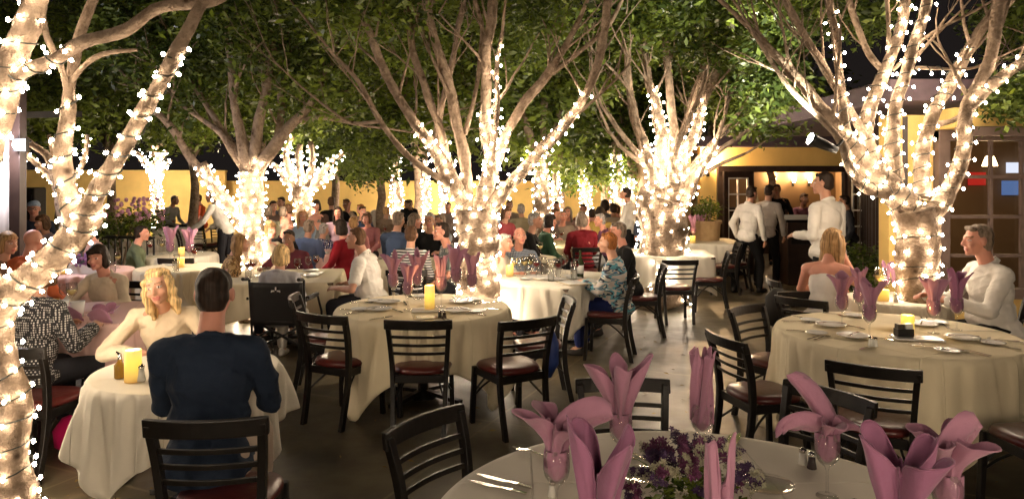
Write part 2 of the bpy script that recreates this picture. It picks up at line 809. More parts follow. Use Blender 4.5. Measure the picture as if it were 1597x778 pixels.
french_leaf('french_door', (xb, YD - .1), R(205), .72)
french_leaf('french_door', (xc + .02, YD - .1), R(-75), .66)
french_leaf('french_door', (xc + .1, YD - .05), R(-20), .45)
# big window of the near block
A = MB()
x0, x1, z0w, z1w = 4.37, 8.0, .62, 2.34
for x in (x0 + .06, 5.62, 6.9):
    A.box((x, 7.28, (z0w + z1w) / 2), (.12, .12, z1w - z0w))
A.box(((x0 + x1) / 2, 7.28, z1w - .05), (x1 - x0, .14, .12))
A.box(((x0 + x1) / 2, 7.28, z0w + .04), (x1 - x0, .16, .1))
M_vio = mat('violet_brown_frame', (.17, .12, .10), .55, var=.15)
win = bpart(A, 'window', M_vio, bevel=.005)
A = MB()
for x in (4.93, 5.25, 6.25):
    A.box((x, 7.27, (z0w + z1w) / 2), (.03, .04, z1w - z0w - .2))
for z in (1.05, 1.45, 1.86):
    A.box((6.1, 7.27, z), (3.4, .036, .035))
A.xf(Matrix.Translation((-5, -10, 0)))
A.build('muntin', M_vio, win)
A = MB()
A.box((6.1, 7.3, 1.45), (3.5, .008, 1.6))
A.xf(Matrix.Translation((-5, -10, 0)))
A.build('pane', M_glass, win)
A = MB()
A.box((6.1, 6.88, 2.30), (3.5, .12, .09))
bpart(A, 'window_hood', M_vio, bevel=.01)
A = MB()
A.box((7.15, 10.85, 1.86), (.26, .03, .2))
bpart(A, 'lit_red_screen', bulb_mat('red_screen', (1, .05, .03), .32))
A = MB()
A.box((7.74, 10.85, 1.72), (.40, .03, .22))
bpart(A, 'lit_blue_screen', bulb_mat('blue_screen', (.25, .42, .9), .28))
A = MB()
A.box((7.75, 10.85, 2.03), (.28, .03, .16))
bpart(A, 'lit_white_screen', bulb_mat('white_screen', (.8, .85, 1), .8))
M_lampglow = bulb_mat('sconce_glow', (1, .66, .3), 22)


def sconce(loc, label, e=14, parent=None):
    o = thing('wall_sconce', label, 'wall lamp', loc)
    A = MB()
    A.lathe([(.035, 0), (.06, .1), (.065, .14)], 12, (0, -.09, 0))
    A.build('lamp_shade', M_lampglow, o, smooth=True)
    A = MB()
    A.box((0, -.012, -.02), (.06, .024, .16))
    A.tube([(0, -.02, -.05), (0, -.09, -.05), (0, -.09, -.002)], .008, 6)
    A.build('bracket', M_metal_dark, o)
    lamp('sconce_light', 'POINT', (loc[0], loc[1] - .12, loc[2] + .25), e, (1, .62, .3), .05, o)
    return o


for i, (px, nm) in enumerate(((1206, 'small glowing sconce inside, left of the row beyond the doors'), (1237, 'small glowing sconce inside, middle of the row beyond the doors'), (1262, 'small glowing sconce inside, right of the row beyond the doors'))):
    sconce((X_(px, 19.9), 19.93, 1.8), nm, 42)
sconce((X_(1104, YD - .02), YD - .01, 2.02), 'bright outdoor sconce on yellow wall left of french doors', 110)
o = tag((lambda A: (A.box((6.4, 17, 2.36), (1.6, .5, .05)), A)[1])(MB()).build('ceiling_light', bulb_mat('ceil', (1, .8, .55), 5)), 'long pale ceiling light inside beyond the french doors', 'ceiling light')

pd = thing('added_pendant', 'warm pendant added inside the wide window to light the room', 'lamp', (6.3, 9.3, 2.02))  # pendant added to brighten the room behind the window
A = MB(); A.lathe([(.09, 0), (.05, .12), (.015, .14), (.015, .2)], 14); A.build('lamp_shade', M_lampglow, pd, smooth=True)
A = MB(); A.tube([(0, 0, .2), (0, 0, .42)], .006, 5); A.build('cord', M_metal_dark, pd)
lamp('added_pendant_fill', 'POINT', (6.3, 9.3, 1.95), 22, (1, .65, .32), .06, pd)
# host stand in the doorway
hs = thing('host_stand', 'dark wooden host stand in front of the open french doors', 'podium', (X_(1244, 12.6), 12.6, 0))
A = MB(); A.box((0, 0, .56), (.52, .42, 1.12)); A.build('body', M_brown, hs, bevel=.01)
A = MB(); A.box((0, 0, 1.16), (.6, .5, .05), (R(8), 0, 0)); A.build('top', M_black, hs, bevel=.008)
A = MB(); A.box((0, -.217, .8), (.4, .012, .16)); A.build('drawer', M_black, hs, bevel=.004)
A = MB(); A.box((.02, -.235, .8), (.1, .02, .03)); A.build('drawer_handle', M_steel, hs)
# back counter with bottles
bc = thing('bar_counter', 'dark bar counter inside the restaurant behind host stand', 'counter', (5.6, 18.2, 0))
A = MB(); A.box((0, 0, .55), (2.8, .6, 1.1)); A.build('body', M_brown, bc)
A = MB(); A.box((0, 0, 1.13), (2.9, .7, .05)); A.build('top', M_black, bc)
for k in range(9):
    A = MB()
    A.lathe([(.035, 0), (.036, .2), (.014, .25), (.013, .32)], 10)
    b = A.build('bottle', mat('bottle%d' % (k % 3), ((.2, .05, .02), (.3, .25, .15), (.05, .12, .04))[k % 3], .15), smooth=True, loc=(4.5 + k * .26, 18.1 + .06 * (k % 2), 1.156))
    tag(b, 'small bottle standing on the bar counter beyond the doors', 'bottle', 'bottles on the bar counter')

# left edge pillar, post and awning with floodlight
pl = thing('awning_post', 'dark awning post with pale curtain at the left edge', 'post', (X_(28, 8), 8, 0))
A = MB(); A.box((0, 0, 1.5), (.12, .12, 3.0)); A.build('post', M_brown, pl, bevel=.005)
A = MB()
vs, fs = [], []
for i in range(25):
    x = -.1 - i * .035
    y = .04 * math.sin(i * 1.3)
    vs += [(x, y, .3), (x, y, 2.5)]
for i in range(24):
    fs.append((i * 2, i * 2 + 2, i * 2 + 3, i * 2 + 1))
A.add(vs, fs)
cu = A.build('curtain', mat('curtain', (.55, .5, .46), .9), pl, smooth=True)
sm = cu.modifiers.new('s', 'SOLIDIFY'); sm.thickness = .006
A = MB(); A.box((-1.1, .5, 2.62), (2.2, 1.4, .08), (R(6), 0, 0)); A.build('awning', M_dark, pl)
fl = thing('floodlight', 'small bright floodlight on the awning post at left', 'lamp', (X_(27, 7.8), 7.8, 2.22))
A = MB(); A.ell((0, 0, 0), (.05, .04, .05)); A.build('lamp_glass', bulb_mat('flood', (.85, .92, 1), 160), fl)
A = MB(); A.box((0, .06, 0), (.14, .06, .14)); A.tube([(0, .08, 0), (.01, .2, .05)], .015, 6); A.build('housing', M_metal_dark, fl)
lamp('flood_light', 'POINT', (X_(27, 7.8), 7.65, 2.22), 60, (.95, .9, 1), .05, fl)
# black speaker shape beside the yellow wall
sp = thing('speaker_cabinet', 'tall black cabinet against the left yellow wall', 'cabinet', (X_(45, 15), 15, 0))
A = MB(); A.box((0, 0, .85), (.5, .4, 1.7)); A.build('body', M_dark, sp, bevel=.03)
A = MB(); A.box((0, -.21, 1.2), (.4, .02, .7)); A.build('grille', M_metal_dark, sp)

# railing on the left
rl = thing('metal_railing', 'black metal railing beside the shrub at mid left', 'railing', (0, 0, 0))
a, b = Vector((X_(150, 10.5), 10.5, 0)), Vector((X_(240, 10.2), 10.2, 0))
A = MB(); A.bar(a + Vector((0, 0, 1.0)), b + Vector((0, 0, 1.0)), .05, .04); A.bar(a + Vector((0, 0, .15)), b + Vector((0, 0, .15)), .03, .03); A.build('rail', M_metal_dark, rl)
A = MB()
for k in range(10):
    q = a + (b - a) * k / 9
    A.bar(q + Vector((0, 0, 0)), q + Vector((0, 0, 1.0)), .02, .02)
A.build('baluster', M_metal_dark, rl)
c2 = Vector((X_(300, 9.4), 12.6, 0))


# fallen leaves on the floor
LITTER = True

# ------------------------------------------------------------------ foliage
def leaves(blobs, seed, leaf=.09, clump=9, mats=LEAF, droop=.3):
    """blobs: (centre, radii, count of clumps). Real leaf faces in clumps through the volume."""
    g = np.random.default_rng(seed)
    V, Fc, MI = [], [], []
    base = 0
    for c, r, n in blobs:
        n = int(n)
        d = g.normal(size=(n, 3))
        d /= np.linalg.norm(d, axis=1)[:, None]
        rad = g.random(n) ** (1 / 2.2)
        cen = np.array(c) + d * rad[:, None] * np.array(r)
        # lumpy: pull clumps towards random sub-centres
        k = max(3, n // 26)
        sub = np.array(c) + (g.normal(size=(k, 3)) * .45) * np.array(r)
        idx = g.integers(0, k, n)
        w_ = (.25 + g.random(n) * .68)[:, None]
        cen = cen * (1 - w_) + sub[idx] * w_
        tone = g.random(k) ** 1.15
        ct = np.repeat(cen, clump, axis=0)
        N = len(ct)
        p = ct + g.normal(size=(N, 3)) * leaf * np.array([1.25, 1.25, .9])
        dr = g.normal(size=(N, 3))
        dr[:, 2] = dr[:, 2] * .5 - droop
        dr /= np.linalg.norm(dr, axis=1)[:, None]
        s2 = np.cross(dr, g.normal(size=(N, 3)))
        s2 /= np.linalg.norm(s2, axis=1)[:, None] + 1e-9
        nn = np.cross(dr, s2)
        L = leaf * (.5 + .95 * g.random(N))[:, None]
        Wd = L * .2
        a_ = p
        b_ = p + dr * L * .45 + s2 * Wd + nn * L * .05
        c_ = p + dr * L
        d_ = p + dr * L * .45 - s2 * Wd + nn * L * .05
        V.append(np.stack([a_, b_, c_, d_], 1).reshape(-1, 3))
        Fc.append(np.arange(base, base + 4 * N).reshape(-1, 4))
        base += 4 * N
        tn = np.repeat(tone[idx], clump) + g.normal(size=N) * .22
        MI.append(np.where(tn > .72, 1, np.where(tn < .3, 2, 0)))
    V = np.concatenate(V)
    Fc = np.concatenate(Fc)
    MI = np.concatenate(MI)
    me = bpy.data.meshes.new('crown')
    me.vertices.add(len(V))
    me.vertices.foreach_set('co', V.ravel().astype(np.float32))
    me.loops.add(Fc.size)
    me.loops.foreach_set('vertex_index', Fc.ravel().astype(np.int32))
    me.polygons.add(len(Fc))
    me.polygons.foreach_set('loop_start', np.arange(0, Fc.size, 4, dtype=np.int32))
    for m in mats:
        me.materials.append(m)
    me.polygons.foreach_set('material_index', MI.astype(np.int32))
    me.update(calc_edges=True)
    me.validate()
    return me


def twig(mb, p, d, L, r, depth, g):
    pts = [p.copy()]
    q = p.copy()
    dd = d.normalized()
    k = 4
    for i in range(k):
        dd = (dd + Vector((g.uniform(-.22, .22), g.uniform(-.22, .22), g.uniform(-.1, .22)))).normalized()
        q = q + dd * L / k
        pts.append(q.copy())
    mb.tube(pts, [r * (1 - .55 * i / k) for i in range(k + 1)], 6)
    if depth > 0:
        for _ in range(g.choice((2, 3))):
            t = pts[g.choice((2, 3, 4))]
            e = (dd + Vector((g.uniform(-.9, .9), g.uniform(-.7, .7), g.uniform(-.25, .6)))).normalized()
            twig(mb, t, e, L * g.uniform(.55, .85), r * .5, depth - 1, g)


_bulb_mesh = {}


def bulb_mesh(r):
    k = round(r, 4)
    if k not in _bulb_mesh:
        me = bpy.data.meshes.new('bulb')
        bm = bmesh.new()
        bmesh.ops.create_icosphere(bm, subdivisions=1, radius=r)
        bmesh.ops.scale(bm, vec=(1, 1, 1.35), verts=bm.verts)
        bm.to_mesh(me)
        bm.free()
        me.materials.append(M_bulb)
        me.polygons.foreach_set('use_smooth', [True] * len(me.polygons))
        _bulb_mesh[k] = me
    return _bulb_mesh[k]


def wrap(paths, label, loc, br, pitch, space, seed, cable=.004, tree_name=''):
    """string light wound round the given limb paths; each path = [(x,y,z,r)...]"""
    g = random.Random(seed)
    root = thing('string_light', label, 'fairy lights', loc)
    off = Vector(loc)
    bulbs = []
    cb = MB()
    for path in paths:
        P = catmull(path, 6)
        ph = g.random() * 6.28
        acc = 0
        hel = []
        nb = g.random() * space
        dist = 0
        for i in range(len(P) - 1):
            a, b = Vector(P[i][:3]), Vector(P[i + 1][:3])
            d = b - a
            L = d.length
            if L < 1e-5:
                continue
            u, v = frame(d)
            rr = P[i][3]
            steps = max(1, int(L / pitch * 10))
            for s in range(steps):
                t = s / steps
                c = a + d * t
                ph += 2 * PI * (L / steps) / pitch * g.uniform(.8, 1.2)
                q = c + (u * math.cos(ph) + v * math.sin(ph)) * (rr + .008)
                if hel:
                    dist += (q - hel[-1]).length
                hel.append(q)
                if dist > nb:
                    nb = dist + space * g.uniform(.6, 1.4)
                    o_ = (u * math.cos(ph) + v * math.sin(ph))
                    bulbs.append(q + o_ * (br * g.uniform(.6, 2.2)) + Vector((g.uniform(-1, 1), g.uniform(-1, 1), g.uniform(-1, 1))) * br * .8)
        if cable and len(hel) > 2:
            cb.tube([h_ - off for h_ in hel], cable, 4)
    if cable:
        cb.build('cable', M_cable, root)
    bulbs.sort(key=lambda q: (q - Vector((0, 0, 1.8))).length)
    me = bulb_mesh(br)
    for q in bulbs[:100]:
        o = bpy.data.objects.new('bulb', me)
        C.objects.link(o)
        o.parent = root
        o.location = q - off
        o.rotation_euler = (g.uniform(0, 3), g.uniform(0, 3), 0)
    rest = bulbs[100:]
    if rest:
        nv = [v.co.copy() for v in me.vertices]
        nf = [tuple(p.vertices) for p in me.polygons]
        A = MB()
        for q in rest:
            A.add([v + q - off for v in nv], nf)
        o = A.build('bulb', M_bulb, root, smooth=True)
        o['kind'] = 'stuff'
    return root, len(bulbs)


TREES = []


def tree(name, label, Y, limbs, blobs, seed, lights=None, leaf=.09, clump=9, tw=True, br=.012, pitch=.13, space=.09, cable=.004, sides=10, mats=LEAF, twr=.35, twl=.9, rs=1.0):
    """limbs: (points[(px,py,dY,r_px)...], wrapped_upto_index or 0)"""
    g = random.Random(seed)
    s = F / Y
    KS = 11 if Y < 8 else 5
    base = W(limbs[0][0][0][0], HOR + H * F / Y, Y)
    base.z = 0
    root = thing(name, label, 'tree', base)
    A = MB()
    wr = []
    for li, (pts, wn) in enumerate(limbs):
        P = []
        for (px, py, dy, rp) in pts:
            q = W(px, py, Y + dy)
            P.append((q.x, q.y, q.z, rp / s * (rs if li else 1)))
        S = catmull(P, KS)
        cen = [Vector(p[:3]) + Vector((noise.noise(Vector(p[:3]) * 3 + Vector((seed, 0, 0))), noise.noise(Vector(p[:3]) * 3 + Vector((0, seed, 0))), 0)) * p[3] * .5 for p in S]
        rad = [p[3] * (1 + .16 * noise.noise(Vector(p[:3]) * 6) + .09 * noise.noise(Vector(p[:3]) * 23 + Vector((7, 0, 0)))) for p in S]
        A.tube([c - base for c in cen], rad, sides)
        if wn:
            e_ = (min(wn, len(P)) - 1) * KS + 1
            wr.append([(c_.x, c_.y, c_.z, r_) for c_, r_ in list(zip(cen, rad))[:e_:(6 if KS > 5 else 3)]])
        else:
            pass
        if tw:
            # twigs from the outer part
            k = len(cen)
            for i in range(k // 2, k, 3 if KS == 5 else 7):
                if cen[i].z > 2.3 and rad[i] * s < 17:
                    d0 = (cen[min(i + 1, k - 1)] - cen[i - 1]).normalized()
                    e = (d0 + Vector((g.uniform(-.9, .9), g.uniform(-.8, .8), g.uniform(-.1, .6)))).normalized()
                    twig(A, cen[i] - base, e, g.uniform(.5, 1.1) * twl, rad[i] * twr, 1, g)
            d0 = (cen[-1] - cen[-3]).normalized()
            if cen[-1].z > 2.2:
                twig(A, cen[-1] - base, d0, g.uniform(.8, 1.3) * twl, rad[-1] * .9, 2, g)
    A.build('trunk', M_bark, root, smooth=True)
    bl = []
    for (px, py, dy, rx, ry, rz, n) in blobs:
        c = W(px, py, Y + dy) - base
        bl.append((tuple(c), (rx, ry, rz), n))
    if bl:
        me = leaves(bl, seed, leaf, clump, mats)
        o = bpy.data.objects.new('crown', me)
        C.objects.link(o)
        o.parent = root
    if lights:
        r_, n_ = wrap(wr, lights, base, br, pitch, space, seed, cable)
        print('LIGHTS', lights, n_)
    return root


# T1, foreground left
tree('patio_tree', 'big leaning tree with forking pale limbs at the left edge', 3.8, [
    ([(25, 806, 0, 28), (24, 700, 0, 23), (16, 600, 0, 21), (4, 520, 0, 22), (6, 475, 0, 25), (40, 440, 0, 26), (85, 395, 0, 23), (120, 355, 0, 23), (138, 325, 0, 19)], 9),
    ([(118, 360, 0, 24), (105, 310, .05, 20), (100, 240, .05, 17), (106, 170, .05, 14), (107, 140, .05, 12), (125, 60, .1, 10), (148, -10, .1, 9)], 5),
    ([(106, 150, .05, 8), (95, 105, 0, 6), (72, 55, 0, 6), (60, -10, 0, 5)], 0),
    ([(108, 130, .05, 6), (135, 100, 0, 5), (165, 84, 0, 5), (215, 78, 0, 3)], 0),
    ([(125, 350, 0, 23), (165, 275, -.05, 17), (215, 190, -.1, 15), (255, 120, -.2, 14), (290, 52, -.3, 12), (310, 12, -.3, 10), (340, -30, -.3, 10)], 5),
    ([(5, 485, 0, 28), (-35, 400, 0, 26), (-32, 300, 0, 27), (0, 185, 0, 27), (24, 90, 0, 26), (46, 15, 0, 23), (62, -50, 0, 20)], 7),
    ([(10, 130, 0, 10), (45, 108, -.05, 12), (85, 92, -.1, 12), (130, 66, -.15, 12), (195, 48, -.2, 12), (250, 12, -.25, 11), (330, 2, -.3, 10), (380, -30, -.3, 9)], 4),
], [(120, -190, .3, 1.3, 1.0, .45, 260), (-150, -120, .4, .9, .9, .5, 120), (420, -130, .3, .7, .8, .35, 110)], 11,
    'white fairy lights spiralling up the leaning tree at left edge', tw=False, br=.0105, pitch=.13, space=.062, cable=.0045, sides=14, rs=.78)

# T3, centre
tree('patio_tree', 'central broad tree with many fanning limbs behind the round table', 7.2, [
    ([(745, 562, 0, 42), (746, 500, 0, 34), (744, 430, 0, 31), (742, 370, 0, 32), (740, 325, 0, 34)], 5),
    ([(738, 345, 0, 24), (712, 295, 0, 18), (680, 235, 0, 14), (643, 188, .05, 11), (610, 130, .1, 10), (580, 65, .1, 9), (555, -10, .1, 8)], 4),
    ([(725, 320, 0, 16), (727, 270, .05, 13), (716, 205, .1, 13), (700, 135, .1, 11), (675, 50, .1, 10), (664, -20, .1, 9)], 0),
    ([(728, 330, .1, 13), (700, 260, .2, 10), (682, 190, .2, 9), (645, 80, .2, 8), (632, -10, .2, 8)], 3),
    ([(748, 330, 0, 22), (765, 270, -.05, 16), (758, 210, -.05, 14), (755, 160, 0, 12), (758, 90, 0, 10), (768, -10, 0, 10)], 4),
    ([(765, 260, -.1, 9), (774, 190, -.15, 6), (774, 110, -.15, 5), (783, 50, -.15, 4)], 4),
    ([(762, 290, 0, 14), (785, 220, .05, 11), (805, 180, .05, 11), (850, 120, .1, 10), (880, 75, .1, 8), (905, 28, .1, 6)], 3),
    ([(752, 340, 0, 20), (795, 292, -.05, 14), (840, 240, -.1, 12), (885, 190, -.1, 11), (922, 132, -.1, 9), (940, 60, -.1, 9), (950, -20, -.1, 8)], 5),
    ([(860, 115, .1, 6), (905, 80, .1, 5), (945, 45, .1, 5), (975, -10, .1, 4)], 0),
    ([(705, 290, 0, 7), (650, 255, -.1, 7), (603, 205, -.1, 6), (560, 130, -.1, 5), (520, 85, -.1, 4)], 0),
    ([(725, 210, .1, 6), (738, 160, .1, 5), (752, 60, .1, 5), (740, 0, 0, 4)], 0),
    ([(590, 190, 0, 4), (545, 190, .2, 3), (500, 160, .3, 3)], 0),
    ([(700, 300, .3, 12), (680, 220, .5, 8), (700, 120, .5, 7), (722, 10, .5, 7)], 2),
], [(560, 5, .4, 1.1, 1.1, .7, 470), (700, -70, .5, 1.3, 1.3, .65, 520), (860, -30, .3, .9, 1.2, .75, 480), (640, 60, 1.6, .9, .8, .6, 260), (820, 80, 1.8, .8, .7, .6, 240),
    (560, 235, 3.2, .8, .9, .55, 170)], 23,
    'dense white fairy lights round the central broad tree', br=.0125, pitch=.105, space=.10, cable=.0035, sides=12, leaf=.095, rs=.72)

# T5, right
tree('patio_tree', 'large right tree with thick upswept limbs beside the building', 6.3, [
    ([(1434, 599, 0, 40), (1432, 520, 0, 34), (1431, 440, 0, 31), (1430, 370, 0, 32), (1428, 325, 0, 37)], 5),
    ([(1425, 325, 0, 33), (1385, 292, 0, 27), (1345, 252, 0, 22), (1300, 190, .05, 15), (1250, 130, .1, 12), (1205, 82, .1, 9), (1170, 45, .1, 7)], 4),
    ([(1385, 300, -.1, 16), (1350, 292, -.15, 13), (1328, 265, -.15, 11), (1312, 225, -.1, 9), (1280, 185, 0, 7), (1235, 140, 0, 6), (1205, 100, 0, 5)], 4),
    ([(1330, 235, 0, 12), (1317, 190, 0, 10), (1308, 100, .05, 9), (1292, -10, .1, 9)], 4),
    ([(1350, 215, 0, 10), (1320, 160, .1, 9), (1285, 105, .1, 9), (1245, 40, .1, 8), (1215, -20, .1, 7)], 0),
    ([(1362, 265, 0, 22), (1352, 205, .05, 17), (1372, 130, .1, 14), (1400, 55, .1, 12), (1415, -20, .1, 11)], 5),
    ([(1395, 280, .05, 18), (1392, 190, 0, 14), (1413, 105, 0, 13), (1438, 35, 0, 11), (1452, -20, 0, 10)], 5),
    ([(1380, 115, .1, 8), (1350, 75, .15, 7), (1322, -10, .15, 7)], 0),
    ([(1385, 80, .2, 6), (1385, 40, .2, 5), (1383, -20, .2, 5)], 0),
    ([(1436, 310, .05, 20), (1438, 250, .1, 16), (1450, 190, .1, 15), (1485, 125, .15, 14), (1522, 62, .15, 12), (1570, -10, .15, 11)], 5),
    ([(1440, 345, -.05, 22), (1478, 305, -.05, 19), (1500, 240, -.1, 15), (1512, 170, -.1, 14), (1545, 90, -.1, 13), (1562, -20, -.1, 13)], 4),
    ([(1512, 175, -.1, 11), (1550, 130, -.15, 12), (1600, 95, -.2, 12), (1660, 60, -.2, 11)], 4),
    ([(1392, 110, .1, 4), (1450, 55, .1, 4), (1530, 12, .1, 3)], 0),
    ([(1428, 106, 0, 4), (1505, 108, 0, 3), (1540, 98, 0, 3)], 2),
    ([(1460, 195, .2, 7), (1500, 180, .3, 6), (1560, 120, .3, 5), (1620, 100, .3, 5)], 0),
], [(1250, 0, .8, .75, .9, .45, 420), (1330, 35, 1.2, .4, .6, .35, 140), (1590, 150, .3, .4, .6, .3, 200), (1600, 20, .8, .5, .6, .3, 120), (1480, -150, .3, 1.3, 1.2, .5, 300), (1215, 120, 1.4, .5, .6, .55, 230), (1560, 70, 1.8, .35, .5, .25, 70)], 37,
    'white fairy lights wound round the large right tree by building', br=.012, pitch=.125, space=.115, cable=.0045, sides=14, leaf=.085, rs=.7)

# T4, centre right
tree('patio_tree', 'multi stemmed tree thick with lights left of the french doors', 10.3, [
    ([(1035, 477, 0, 40), (1035, 420, 0, 36), (1035, 360, 0, 34), (1036, 305, 0, 36)], 4),
    ([(1030, 315, 0, 22), (1032, 260, 0, 16), (1032, 210, 0, 13), (1024, 160, 0, 10), (1010, 120, 0, 8), (1000, 40, 0, 7)], 5),
    ([(1048, 310, 0, 18), (1062, 250, 0, 14), (1084, 205, 0, 11), (1098, 158, 0, 8), (1130, 90, 0, 6)], 4),
    ([(1055, 330, 0, 14), (1080, 285, 0, 10), (1105, 245, 0, 8), (1118, 218, 0, 6)], 4),
    ([(1020, 290, .1, 10), (1003, 235, .1, 8), (985, 170, .1, 7), (978, 80, .1, 7), (974, -20, .1, 6)], 0),
    ([(1040, 270, .1, 11), (1050, 205, .1, 9), (1042, 110, .1, 8), (1036, 20, .1, 7)], 2),
    ([(1052, 240, .2, 8), (1075, 170, .2, 7), (1100, 100, .2, 6)], 0),
    ([(1018, 270, 0, 7), (990, 235, 0, 6), (955, 190, 0, 4)], 0),
    ([(1010, 262, 0, 5), (975, 235, 0, 4), (950, 205, 0, 3)], 0),
    ([(1062, 295, 0, 8), (1110, 245, 0, 6), (1165, 205, 0, 3)], 0),
    ([(1062, 280, .2, 6), (1108, 225, .2, 5), (1150, 180, .2, 3)], 0),
    ([(1065, 290, .3, 6), (1120, 258, .3, 4), (1162, 240, .3, 3)], 0),
    ([(1025, 300, -.1, 12), (1012, 250, -.1, 9), (1002, 215, -.1, 7)], 3),
    ([(1050, 290, -.2, 14), (1052, 245, -.2, 9), (1060, 210, -.2, 7)], 3),
], [(1020, 20, -.3, 1.2, 1.1, .8, 620), (1150, 60, 0, 1.0, 1.1, .9, 620), (1180, 165, .6, .85, .9, .65, 360), (940, 90, .8, .7, .9, .8, 340), (1090, -20, -1.5, 1.3, .8, .5, 380), (1225, 150, -.2, .5, .8, .7, 260),
    (1130, 120, 1.6, 1.0, .7, .8, 330)], 41,
    'very dense fairy lights on the multi stemmed tree near french doors', br=.0145, pitch=.105, space=.125, cable=.003, leaf=.105, rs=.8)

# T2, left centre
tree('patio_tree', 'tree with a low lit side limb behind the wheelchair table', 9.2, [
    ([(395, 500, 0, 22), (395, 430, 0, 19), (393, 350, 0, 17), (396, 265, 0, 19)], 4),
    ([(388, 350, 0, 13), (362, 325, 0, 11), (335, 292, 0, 10), (312, 255, 0, 9)], 4),
    ([(340, 300, .1, 8), (300, 250, .3, 7), (268, 200, .3, 6), (235, 165, .3, 5)], 0),
    ([(396, 275, 0, 13), (378, 225, 0, 9), (368, 180, 0, 7), (360, 110, 0, 6), (355, 20, 0, 5)], 0),
    ([(400, 270, 0, 13), (425, 232, 0, 10), (455, 195, 0, 8), (483, 163, 0, 6), (510, 110, 0, 5)], 2),
    ([(397, 260, 0, 10), (402, 200, 0, 8), (418, 120, 0, 7), (425, 20, 0, 6)], 0),
    ([(470, 190, 0, 5), (500, 183, 0, 4), (535, 190, 0, 3)], 0),
    ([(390, 270, .1, 8), (372, 240, .1, 7), (345, 205, .2, 6)], 0),
    ([(410, 255, .2, 7), (435, 200, .2, 6), (438, 120, .3, 5)], 0),
    ([(385, 270, .1, 7), (350, 215, .1, 6), (320, 190, .2, 4)], 0),
], [(420, 60, 0, 1.2, 1.2, .9, 620), (520, 120, .3, .9, 1.0, .9, 400), (320, 120, .6, .9, 1.0, .9, 380), (370, -20, 0, 1.5, 1.2, .7, 420), (455, 150, 1.2, .9, .8, .6, 240)], 53,
    'fairy lights covering the trunk and side limb behind wheelchair table', br=.0135, pitch=.09, space=.095, cable=0, leaf=.1)

# T2b
tree('patio_tree', 'smaller lit tree with a spreading vase of branches behind tables', 13, [
    ([(473, 437, 0, 14), (473, 370, 0, 13), (473, 320, 0, 14), (474, 290, 0, 14)], 4),
    ([(468, 300, 0, 8), (450, 262, 0, 6), (447, 240, 0, 5), (456, 212, 0, 4)], 4),
    ([(480, 300, 0, 8), (503, 268, 0, 6), (520, 250, 0, 5), (537, 238, 0, 4)], 4),
    ([(465, 298, .2, 8), (440, 270, .2, 6), (422, 255, .2, 5)], 3),
    ([(478, 290, -.2, 7), (487, 255, -.2, 5), (484, 220, -.2, 4)], 3),
    ([(472, 290, -.2, 7), (466, 250, -.2, 5), (468, 225, -.2, 4)], 3),
    ([(485, 290, .2, 7), (515, 275, .2, 5), (528, 262, .2, 4)], 3),
], [(480, 190, .5, 1.3, 1.2, .5, 330), (560, 230, 2, 1.2, 1.0, .8, 330)], 59,
    'fairy lights on the smaller vase shaped tree behind tables', br=.0165, pitch=.12, space=.11, cable=0, tw=False, leaf=.11)

# behind T1
tree('patio_tree', 'thin tree with curving lit branches behind the left limb', 8.6, [
    ([(118, 515, 0, 12), (112, 420, 0, 11), (100, 330, 0, 10), (88, 280, 0, 9)], 0),
    ([(92, 290, 0, 7), (65, 262, 0, 5), (40, 240, 0, 4), (22, 232, 0, 3)], 4),
    ([(95, 295, 0, 8), (75, 245, 0, 6), (50, 225, 0, 5), (20, 200, 0, 4)], 0),
    ([(95, 300, 0, 7), (120, 270, 0, 5), (133, 240, 0, 4), (136, 210, 0, 3)], 4),
    ([(92, 290, .1, 6), (82, 240, .1, 4), (76, 210, .1, 3)], 3),
], [(100, 150, 1.5, 1.3, 1.0, .6, 340), (210, 60, .9, 1.1, 1.0, .8, 380), (260, 170, 1.5, 1.0, .8, .6, 260), (60, 60, 1.5, 1.2, 1.0, .8, 300), (350, 40, 2, 1.3, 1, .9, 330)], 61,
    'thin strings of fairy lights on curving branches behind left limb', br=.011, pitch=.10, space=.085, cable=0, tw=False, leaf=.1)

